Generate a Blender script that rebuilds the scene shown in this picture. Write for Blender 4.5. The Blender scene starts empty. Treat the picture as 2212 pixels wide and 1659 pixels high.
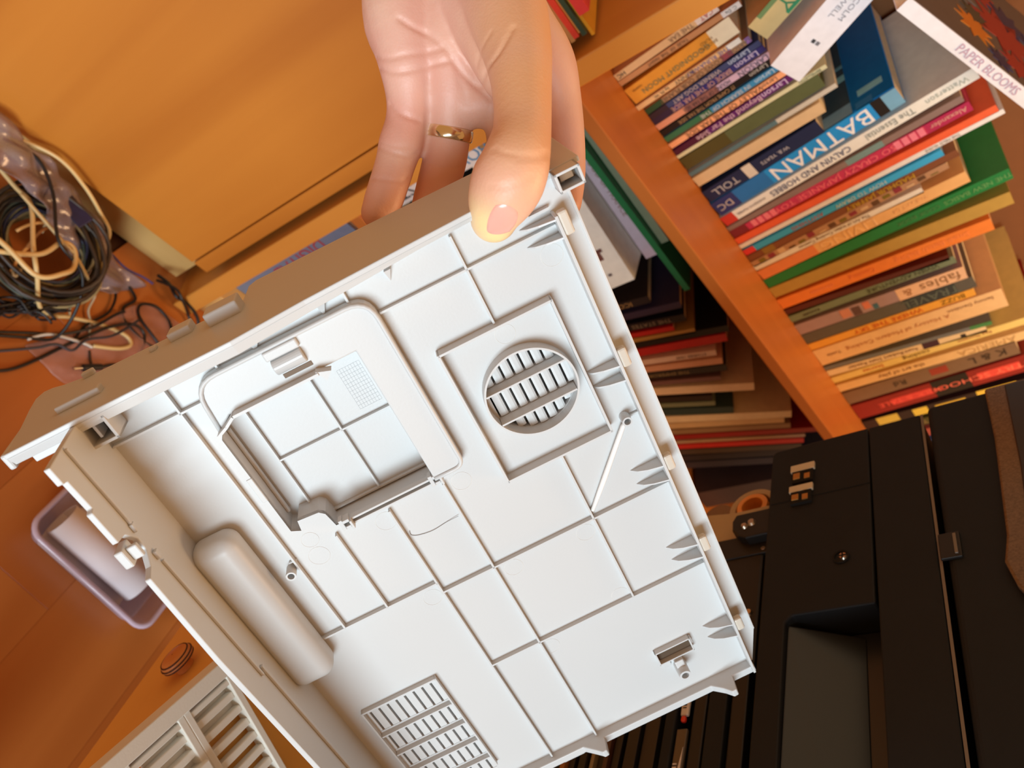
import bpy, bmesh, math, random
import numpy as np
from mathutils import Vector, Matrix
from mathutils.bvhtree import BVHTree

# ------------------------------------------------------------------ camera, sky, lights
C = bpy.context.scene.collection
R = np.array([[0.6014026332667429, 0.10744687316543716, 0.7916880965044238],
              [0.5321688949593983, -0.7929700685399699, -0.2966390696408815],
              [0.5959120236557743, 0.5997112970810916, -0.5340741710809407]])
EYE = np.array([0.0, 0.0, 0.86])
FPX, CX, CY = 1800.0, 1106.0, 829.5
cam_d = bpy.data.cameras.new('camera')
cam = bpy.data.objects.new('camera', cam_d)
C.objects.link(cam)
right, down, fwd = R[0], R[1], R[2]
cm = Matrix.Identity(4)
for i in range(3):
    cm[i][0] = right[i]; cm[i][1] = -down[i]; cm[i][2] = -fwd[i]; cm[i][3] = EYE[i]
cam.matrix_world = cm
cam_d.sensor_width = 36.0
cam_d.lens = FPX / 2212 * 36.0
cam_d.clip_start = 0.02
cam_d.dof.use_dof = True
cam_d.dof.focus_distance = 0.345
cam_d.dof.aperture_fstop = 17.0
sc = bpy.context.scene
sc.camera = cam
sc.view_settings.view_transform = 'Standard'
sc.view_settings.look = 'None'
sc.view_settings.exposure = 0.0
sc.view_settings.gamma = 1.0
sc.view_settings.use_curve_mapping = False

w = bpy.data.worlds.new('room'); sc.world = w; w.use_nodes = True
w.node_tree.nodes['Background'].inputs[0].default_value = (0.90, 0.425, 0.155, 1)
w.node_tree.nodes['Background'].inputs[1].default_value = 0.54

ld = bpy.data.lights.new('window_light', 'AREA')
ld.shape = 'RECTANGLE'; ld.size = 1.0; ld.size_y = 1.6
ld.energy = 96; ld.color = (0.71, 0.87, 0.96)
lo = bpy.data.objects.new('window_light', ld); C.objects.link(lo)
lo.location = (-0.10, -2.45, 0.96)
lo.rotation_euler = (math.radians(90), 0, math.radians(-6))
cd = bpy.data.lights.new('shelf_fill', 'AREA')  # warm fill light added out of view to brighten the shelf books
cd.shape = 'DISK'; cd.size = 0.5; cd.energy = 13; cd.color = (1.0, 0.60, 0.30)
co_ = bpy.data.objects.new('shelf_fill', cd); C.objects.link(co_)
co_.location = (1.25, 0.30, 1.62)
co_.rotation_euler = (Vector((0.85, 0.75, 0.6)) - Vector(co_.location)).to_track_quat('-Z', 'Y').to_euler()

# ------------------------------------------------------------------ helpers
def W(px, py, z):
    """world point at image position and camera depth z (used for the hand's joints)"""
    q = np.array([(px - CX) / FPX * z, (py - CY) / FPX * z, z])
    return Vector(R.T @ q + EYE)

def lin(c):
    out = []
    for v in c[:3]:
        v = v / 255.0
        out.append(v / 12.92 if v <= 0.04045 else ((v + 0.055) / 1.055) ** 2.4)
    return out + [1.0]

MATS = {}
def mat(name, rgb=(128, 128, 128), rough=0.5, noise=None, bump=None, metal=0.0, alpha=1.0, trans=0.0, spec=0.5, sss=0.0):
    key = name
    if key in MATS: return MATS[key]
    m = bpy.data.materials.new(name); m.use_nodes = True
    nt = m.node_tree; b = nt.nodes['Principled BSDF']
    b.inputs['Base Color'].default_value = lin(rgb)
    b.inputs['Roughness'].default_value = rough
    b.inputs['Metallic'].default_value = metal
    b.inputs['Specular IOR Level'].default_value = spec
    if alpha < 1: b.inputs['Alpha'].default_value = alpha
    if trans: b.inputs['Transmission Weight'].default_value = trans
    if sss:
        b.inputs['Subsurface Weight'].default_value = sss
        b.inputs['Subsurface Radius'].default_value = (1, .35, .2)
        b.inputs['Subsurface Scale'].default_value = 0.004
    tc = nt.nodes.new('ShaderNodeTexCoord')
    n = nt.nodes.new('ShaderNodeTexNoise'); nt.links.new(tc.outputs['Object'], n.inputs['Vector'])
    n.inputs['Scale'].default_value = noise[0] if noise else 60
    n.inputs['Detail'].default_value = 4
    r = nt.nodes.new('ShaderNodeValToRGB')
    amt = noise[1] if noise else 0.03
    c = lin(rgb)
    r.color_ramp.elements[0].position = 0.3; r.color_ramp.elements[1].position = 0.7
    r.color_ramp.elements[0].color = [max(0, v * (1 - amt)) for v in c[:3]] + [1]
    r.color_ramp.elements[1].color = [min(1, v * (1 + amt)) for v in c[:3]] + [1]
    nt.links.new(n.outputs['Fac'], r.inputs['Fac']); nt.links.new(r.outputs['Color'], b.inputs['Base Color'])
    if bump:
        n2 = nt.nodes.new('ShaderNodeTexNoise'); nt.links.new(tc.outputs['Object'], n2.inputs['Vector'])
        n2.inputs['Scale'].default_value = bump[0]; n2.inputs['Detail'].default_value = 6
        bp = nt.nodes.new('ShaderNodeBump'); bp.inputs['Strength'].default_value = bump[1]
        bp.inputs['Distance'].default_value = 0.001
        nt.links.new(n2.outputs['Fac'], bp.inputs['Height']); nt.links.new(bp.outputs['Normal'], b.inputs['Normal'])
    MATS[key] = m
    return m

def wood(name, ca, cb, axis='Z', scale=22, rough=0.42):
    if name in MATS: return MATS[name]
    m = bpy.data.materials.new(name); m.use_nodes = True
    nt = m.node_tree; b = nt.nodes['Principled BSDF']
    tc = nt.nodes.new('ShaderNodeTexCoord'); mp = nt.nodes.new('ShaderNodeMapping')
    s = [scale, scale, scale]; s['XYZ'.index(axis)] = scale * 0.09
    mp.inputs['Scale'].default_value = s
    nt.links.new(tc.outputs['Object'], mp.inputs['Vector'])
    n = nt.nodes.new('ShaderNodeTexNoise'); n.inputs['Scale'].default_value = 1.0
    n.inputs['Detail'].default_value = 8; n.inputs['Distortion'].default_value = 0.6
    nt.links.new(mp.outputs['Vector'], n.inputs['Vector'])
    r = nt.nodes.new('ShaderNodeValToRGB')
    r.color_ramp.elements[0].position = 0.3; r.color_ramp.elements[1].position = 0.72
    r.color_ramp.elements[0].color = lin(ca); r.color_ramp.elements[1].color = lin(cb)
    nt.links.new(n.outputs['Fac'], r.inputs['Fac']); nt.links.new(r.outputs['Color'], b.inputs['Base Color'])
    b.inputs['Roughness'].default_value = rough
    bp = nt.nodes.new('ShaderNodeBump'); bp.inputs['Strength'].default_value = 0.08
    bp.inputs['Distance'].default_value = 0.001
    nt.links.new(n.outputs['Fac'], bp.inputs['Height']); nt.links.new(bp.outputs['Normal'], b.inputs['Normal'])
    MATS[name] = m
    return m

def obj(name, bm, m, parent=None, M=None, smooth=False, bevel=0, seg=2, kind=None, label=None):
    me = bpy.data.meshes.new(name)
    bmesh.ops.recalc_face_normals(bm, faces=bm.faces)
    bm.to_mesh(me); bm.free()
    if smooth:
        for p in me.polygons: p.use_smooth = True
    me.materials.append(m)
    o = bpy.data.objects.new(name, me); C.objects.link(o)
    if parent is not None: o.parent = parent
    if M is not None: o.matrix_local = M
    if bevel:
        bv = o.modifiers.new('bevel', 'BEVEL'); bv.width = bevel; bv.segments = seg
        bv.limit_method = 'ANGLE'; bv.angle_limit = math.radians(40)
    if kind: o['kind'] = kind
    if label: o['label'] = label
    return o

def tag(o, label, cat, group=None):
    o['label'] = label; o['category'] = cat
    if group: o['group'] = group
    return o

def empty(name, M, label, cat, group=None):
    o = bpy.data.objects.new(name, None); C.objects.link(o)
    o.empty_display_size = 0.02
    o.matrix_world = M
    return tag(o, label, cat, group)

def add_box(bm, x0, x1, y0, y1, z0, z1, M=None):
    co = [(x0, y0, z0), (x1, y0, z0), (x1, y1, z0), (x0, y1, z0), (x0, y0, z1), (x1, y0, z1), (x1, y1, z1), (x0, y1, z1)]
    vs = [bm.verts.new(M @ Vector(c) if M is not None else c) for c in co]
    for f in ((3, 2, 1, 0), (4, 5, 6, 7), (0, 1, 5, 4), (1, 2, 6, 5), (2, 3, 7, 6), (3, 0, 4, 7)):
        bm.faces.new([vs[i] for i in f])
    return bm

def box(x0, x1, y0, y1, z0, z1, M=None):
    return add_box(bmesh.new(), x0, x1, y0, y1, z0, z1, M)

def add_prism(bm, pts, f0, f1):
    """closed outline pts -> two caps through maps f0, f1 (triangulated) and side walls"""
    a = [bm.verts.new(f0(p)) for p in pts]; b = [bm.verts.new(f1(p)) for p in pts]
    n = len(pts)
    for i in range(n):
        bm.faces.new((a[i], a[(i + 1) % n], b[(i + 1) % n], b[i]))
    bm.faces.new(a); bm.faces.new(list(reversed(b)))
    return bm

def plate_with_holes(outer, holes, f0, f1):
    bm = bmesh.new()
    for f in (f0, f1):
        es = []
        for lp in [outer] + holes:
            vs = [bm.verts.new(f(p)) for p in lp]
            es += [bm.edges.new((vs[i], vs[(i + 1) % len(vs)])) for i in range(len(vs))]
        bmesh.ops.triangle_fill(bm, use_beauty=True, use_dissolve=False, edges=es)
    bm.verts.index_update()
    for lp in [outer] + holes:
        n = len(lp)
        for i in range(n):
            q = [f0(lp[i]), f0(lp[(i + 1) % n]), f1(lp[(i + 1) % n]), f1(lp[i])]
            bm.faces.new([bm.verts.new(v) for v in q])
    bmesh.ops.remove_doubles(bm, verts=bm.verts, dist=1e-6)
    return bm

def catmull(P, k=6, closed=False):
    P = [np.array(p, float) for p in P]; n = len(P); out = []
    rng = range(n) if closed else range(n - 1)
    for i in rng:
        p0 = P[(i - 1) % n] if (closed or i > 0) else P[0]
        p1, p2 = P[i], P[(i + 1) % n]
        p3 = P[(i + 2) % n] if (closed or i + 2 < n) else P[-1]
        for j in range(k):
            t = j / k
            out.append(0.5 * ((2 * p1) + (-p0 + p2) * t + (2 * p0 - 5 * p1 + 4 * p2 - p3) * t * t + (-p0 + 3 * p1 - 3 * p2 + p3) * t ** 3))
    if not closed: out.append(P[-1])
    return out

def add_tube(bm, P, rad, seg=8, closed=False, caps=True):
    P = [Vector(p) for p in P]; n = len(P)
    rr = rad if hasattr(rad, '__len__') else [rad] * n
    rings = []; up = Vector((0.13, 0.2, 0.97))
    for i in range(n):
        a = P[(i - 1) % n] if (closed or i > 0) else P[0]
        b = P[(i + 1) % n] if (closed or i < n - 1) else P[-1]
        t = (b - a)
        if t.length < 1e-9: t = Vector((0, 0, 1))
        t.normalize()
        s = t.cross(up)
        if s.length < 1e-3: s = t.cross(Vector((1, 0, 0)))
        s.normalize(); u = s.cross(t)
        rings.append([bm.verts.new(P[i] + (s * math.cos(2 * math.pi * j / seg) + u * math.sin(2 * math.pi * j / seg)) * rr[i]) for j in range(seg)])
    for i in range(n if closed else n - 1):
        A, B = rings[i], rings[(i + 1) % n]
        for j in range(seg):
            bm.faces.new((A[j], A[(j + 1) % seg], B[(j + 1) % seg], B[j]))
    if caps and not closed:
        bm.faces.new(rings[0]); bm.faces.new(rings[-1])
    return bm

def add_cyl(bm, c, axis, r, h, seg=24, r2=None, inner=None):
    """cylinder (or pipe if inner) from point c along unit axis"""
    c = Vector(c); ax = Vector(axis).normalized()
    s = ax.cross(Vector((0, 0, 1)))
    if s.length < 1e-3: s = ax.cross(Vector((1, 0, 0)))
    s.normalize(); u = ax.cross(s)
    r2 = r if r2 is None else r2
    def ring(cc, rad): return [bm.verts.new(cc + (s * math.cos(2 * math.pi * j / seg) + u * math.sin(2 * math.pi * j / seg)) * rad) for j in range(seg)]
    a = ring(c, r); b = ring(c + ax * h, r2)
    def band(A, B):
        for j in range(seg): bm.faces.new((A[j], A[(j + 1) % seg], B[(j + 1) % seg], B[j]))
    band(a, b)
    if inner:
        ai = ring(c, inner); bi = ring(c + ax * h, inner)
        band(ai, bi); band(a, ai); band(b, bi)
    else:
        bm.faces.new(a); bm.faces.new(b)
    return bm

def text_obj(s, size, m, parent, M, name='lettering', ext=0.00012, sx=1.0, align='CENTER'):
    cu = bpy.data.curves.new(name, 'FONT'); cu.body = s; cu.size = size; cu.extrude = ext
    cu.align_x = align; cu.align_y = 'CENTER'; cu.resolution_u = 2
    t = bpy.data.objects.new('tmp', cu); C.objects.link(t)
    dg = bpy.context.evaluated_depsgraph_get()
    me = bpy.data.meshes.new_from_object(t.evaluated_get(dg))
    bpy.data.objects.remove(t)
    me.name = name
    me.materials.clear(); me.materials.append(m)
    o = bpy.data.objects.new(name, me); C.objects.link(o)
    o.parent = parent
    o.matrix_local = M @ Matrix.Diagonal((sx, 1, 1, 1))
    return o

def frame(o, x, y, z):
    M = Matrix.Identity(4)
    for i in range(3):
        M[i][0] = x[i]; M[i][1] = y[i]; M[i][2] = z[i]; M[i][3] = o[i]
    return M

# ------------------------------------------------------------------ materials
m_cab = wood('cabinet_wood', (186, 112, 36), (206, 132, 48), 'Z', 12)
m_shelf = wood('shelf_wood', (168, 96, 38), (188, 112, 48), 'X', 20)
m_upr = wood('upright_wood', (206, 134, 52), (222, 152, 66), 'Z', 20)
m_desk = wood('desk_wood', (224, 166, 84), (236, 184, 100), 'Y', 16)
m_pale = wood('pale_wood', (206, 164, 96), (222, 184, 118), 'X', 18)
m_knob = wood('knob_wood', (196, 122, 62), (216, 146, 84), 'X', 30)
m_panel = mat('panel_plastic', (204, 206, 206), 0.42, (9, 0.02), (900, 0.04))
m_panel2 = mat('tray_plastic', (226, 224, 214), 0.5, (9, 0.03), (700, 0.05))
m_black = mat('printer_black', (25, 28, 32), 0.6, (40, 0.08), (2500, 0.12), spec=.28)
m_black2 = mat('printer_inner_black', (22, 19, 18), 0.5, (40, 0.1))
m_cream = mat('cream_plastic', (184, 160, 120), 0.5)
m_metal = mat('steel', (200, 190, 175), 0.28, metal=1.0)
m_gold = mat('ring_gold', (240, 228, 196), 0.16, metal=1.0)
m_dark = mat('dark_void', (10, 9, 8), 0.9)
m_pages = mat('pages', (226, 208, 170), 0.85, (300, 0.12), (900, 0.3))

# ================================================================== SETTING
def struct(name, bm, m, **k):
    o = obj(name, bm, m, **k); o['kind'] = 'structure'; return o

fl = struct('floor', box(-1.4, 2.2, -1.2, 0.975, -0.03, -0.004), mat('floor_bed', (70, 36, 14), .8))
m_floor = [wood('floor_wood_%s' % n, a, b, 'Y', 9, 0.34) for n, a, b in (
    ('amber', (176, 100, 42), (202, 124, 58)), ('russet', (168, 92, 38), (194, 114, 52)), ('honey', (182, 108, 48), (206, 130, 64)))]
random.seed(4)
ang = math.radians(-18.4)
FM = Matrix.Rotation(ang, 4, 'Z')
k = 0
for i in range(-9, 15):
    off = random.uniform(-0.3, 0.1)
    for j in range(-1, 3):
        x0 = i * 0.115; y0 = off + j * 0.62
        cxy = FM @ Vector((x0 + .057, y0 + .31, 0))
        if not (-0.75 < cxy.x < 1.25 and -0.75 < cxy.y < 0.93): continue
        dz = random.uniform(-0.0003, 0.0003)
        pl = obj('plank', box(0.0001, 0.1149, 0.0001, 0.6199, -0.004, 0.0), m_floor[(k * 7 + i) % 3], fl,
                 FM @ Matrix.Translation((x0, y0, dz)), bevel=0.0003, seg=1)
        k += 1
struct('wall_back', box(-1.4, 2.2, 0.975, 1.0, -0.03, 2.4), mat('wall_paint', (214, 196, 160), .9, (6, .04)))

# ================================================================== CABINET
cab = empty('cabinet', Matrix.Translation((-0.1, 0.8, 0)), 'low orange-brown wooden cabinet at left, beside the bookcase, papers on top', 'cabinet')
def cabp(name, bm, m=m_cab, **k):
    return obj(name, bm, m, cab, Matrix.Translation((0.1, -0.8, 0)), **k)
cabp('door', box(-0.42, 0.2815, 0.660, 0.680, 0.082, 0.585), bevel=0.001)
cabp('stile', box(0.2835, 0.3020, 0.6605, 0.955, 0.082, 0.5885), bevel=0.001)
cabp('top', box(-0.42, 0.3020, 0.659, 0.955, 0.5890, 0.6040), bevel=0.001)
cabp('carcass', box(-0.42, 0.283, 0.683, 0.955, 0.082, 0.5880))
cabp('plinth', box(-0.41, 0.3010, 0.695, 0.95, 0.0, 0.0815), m_pale)

# ================================================================== BOOKCASE
bc = empty('bookcase', Matrix.Translation((0.95, 0.8, 0)), 'tall orange-brown wooden bookcase filled with upright and leaning books', 'bookcase')
def bcp(name, bm, m=m_shelf, **k):
    return obj(name, bm, m, bc, Matrix.Translation((-0.95, -0.8, 0)), **k)
bcp('upright', box(0.312, 0.3355, 0.655, 0.972, 0.0, 1.30), m_upr, bevel=0.0015)
bcp('upright', box(1.62, 1.6435, 0.655, 0.972, 0.0, 1.30), m_upr, bevel=0.0015)
bcp('shelf', box(0.336, 1.6195, 0.660, 0.955, 0.5695, 0.584), bevel=0.0015)
bcp('shelf', box(0.336, 1.6195, 0.668, 0.955, 0.286, 0.300), m_shelf, bevel=0.001)
bcp('shelf', box(0.336, 1.6195, 0.668, 0.955, 0.035, 0.052), m_pale, bevel=0.001)
bcp('plinth', box(0.336, 1.6195, 0.675, 0.69, 0.0, 0.0345), m_pale)
bcp('top', box(0.30, 1.655, 0.65, 0.972, 1.3005, 1.318), bevel=0.001)
bcp('back_panel', box(0.336, 1.6195, 0.956, 0.9715, 0.0, 1.30), mat('back_board', (122, 76, 38), .8))

# ================================================================== BOOKS
def hexc(c): return '%02x%02x%02x' % tuple(c)
WARM = [False]
def neutral(c, f=(1.12, 1.42, 1.9)):
    l = [min(.86, v * k) for v, k in zip(lin(c)[:3], f)]
    return tuple(int(255 * (12.92 * v if v < .0031308 else 1.055 * v ** (1 / 2.4) - .055)) for v in l)
def cmat(c, rough=0.4):
    if WARM[0]: c = neutral(c)
    return mat('cover_' + hexc(c), c, rough, (90, 0.05))
def ink(c): return mat('ink_' + hexc(c), c, 0.5)

def book(M, th, H, D, col, label, group, bands=(), texts=(), hard=False, ztip=None, pages=True, marks=()):
    """origin: foot of the spine, X thickness, Y into the shelf, Z height; bands (z0,z1,colour) as fractions"""
    t = empty('book', M, label, 'book', group)
    ct = 0.0018 if hard else 0.0007
    h = th / 2 - 0.0002
    bm = bmesh.new()
    add_box(bm, -h, h, 0, ct, 0, H)
    add_box(bm, -h, -h + ct, ct, D, 0, H); add_box(bm, h - ct, h, ct, D, 0, H)
    bmesh.ops.remove_doubles(bm, verts=bm.verts, dist=1e-6)
    obj('cover', bm, cmat(col), t)
    ins = 0.003 if hard else 0.0004
    if h - ct > 0.0006:
        obj('pages', box(-h + ct + .0001, h - ct - .0001, ct + .0004, D - (0.004 if hard else 0.0003), ins, H - ins), m_pages, t)
    for z0, z1, c in bands:
        obj('spine_band', box(-h - .00008, h + .00008, -0.00012, 0.0006, z0 * H, z1 * H), cmat(c), t)
    for tx in texts:
        s, zf, fr, c = tx[:4]; xo = tx[4] if len(tx) > 4 else 0.0; sx = tx[5] if len(tx) > 5 else 1.0
        # reading direction -Z, letter tops +X, facing -Y
        MM = frame((xo * th, -0.0003, zf * H), (0, 0, -1), (1, 0, 0), (0, -1, 0))
        text_obj(s, fr * th * 1.35, ink(c), t, MM, sx=sx)
    for (x0, x1, z0, z1, c) in marks:
        obj('spine_mark', box(x0 * th, x1 * th, -0.0003, 0.0004, z0 * H, z1 * H), cmat(c), t)
    return t

def stand(x, y, z, lean, th):
    lift = abs(math.sin(lean)) * th / 2
    return Matrix.Translation((x, y, z + lift)) @ Matrix.Rotation(lean, 4, 'Y')

POS = {
'b1':(0.4011,0.762,-0.0995,0.0083,0.1174),'b1b':(0.4088,0.762,-0.0803,0.0064,0.1363),'b2':(0.4277,0.762,-0.1176,0.0203,0.1225),
'b3':(0.4435,0.762,-0.1076,0.0062,0.1213),'b4':(0.4619,0.778,-0.1433,0.0069,0.1267),'b5':(0.4698,0.778,-0.1285,0.0068,0.1329),
'b6':(0.4767,0.778,-0.1257,0.0073,0.1340),'b7':(0.4851,0.778,-0.1143,0.0077,0.1353),'b8':(0.4946,0.778,-0.1291,0.0078,0.1351),
'b9':(0.5034,0.778,-0.1211,0.0073,0.1391),'b10':(0.5138,0.778,-0.1281,0.0074,0.1411),'b11':(0.5246,0.778,-0.1416,0.0081,0.1441),
'b12':(0.5308,0.778,-0.1109,0.0052,0.1758),'b13':(0.5434,0.778,-0.1201,0.0171,0.1656),'b14':(0.5596,0.778,-0.1286,0.0060,0.1768),
'b15':(0.5729,0.778,-0.1226,0.0147,0.1554),'b16':(0.5985,0.778,-0.1602,0.0189,0.1448),'b17':(0.6215,0.778,-0.1783,0.0226,0.2251),
'b18':(0.6432,0.778,-0.1614,0.0152,0.2935),'b19':(0.6572,0.778,-0.1426,0.0087,0.2746),'b20':(0.6659,0.778,-0.1259,0.0130,0.2781),
'b21':(0.6796,0.778,-0.1072,0.0101,0.2984),'b22':(0.6900,0.778,-0.1168,0.0068,0.3035),'b23':(0.7018,0.778,-0.1149,0.0096,0.2392),
'b24':(0.7134,0.778,-0.1223,0.0104,0.2525),'b25':(0.7252,0.778,-0.1335,0.0104,0.2392),'b26':(0.7323,0.778,-0.0883,0.0090,0.2067),
'b27':(0.7478,0.778,-0.1106,0.0173,0.2517),'b28':(0.7655,0.778,-0.0909,0.0167,0.2899),'b29':(0.7847,0.778,-0.0370,0.0198,0.2825),
'b30':(0.8100,0.778,-0.0264,0.0198,0.2560),'b31':(0.8276,0.778,0.0216,0.0099,0.2021),'b32':(0.8437,0.778,-0.0245,0.0130,0.2071),
'b33':(0.8688,0.778,-0.0104,0.0224,0.2112),'b34':(0.8917,0.778,-0.0161,0.0211,0.2162),'b35':(0.9106,0.778,-0.0189,0.0141,0.2117),
'b36':(0.9386,0.778,-0.0168,0.0366,0.2393),'b37':(0.9654,0.778,0.0481,0.0077,0.2151),'b38':(0.9780,0.778,0.0310,0.0135,0.2063),
'b39':(0.9967,0.778,-0.0181,0.0138,0.2638),'b40':(1.0187,0.778,0.0066,0.0180,0.2538),'b41':(1.0481,0.778,-0.0286,0.0304,0.2304),
'b42':(1.0883,0.778,-0.0317,0.0381,0.2682),'b43':(1.1273,0.778,-0.0027,0.0212,0.2594),'b44':(1.1534,0.778,0.0327,0.0184,0.2530)}
DK = (40, 34, 30); WH = (236, 232, 226)
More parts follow.
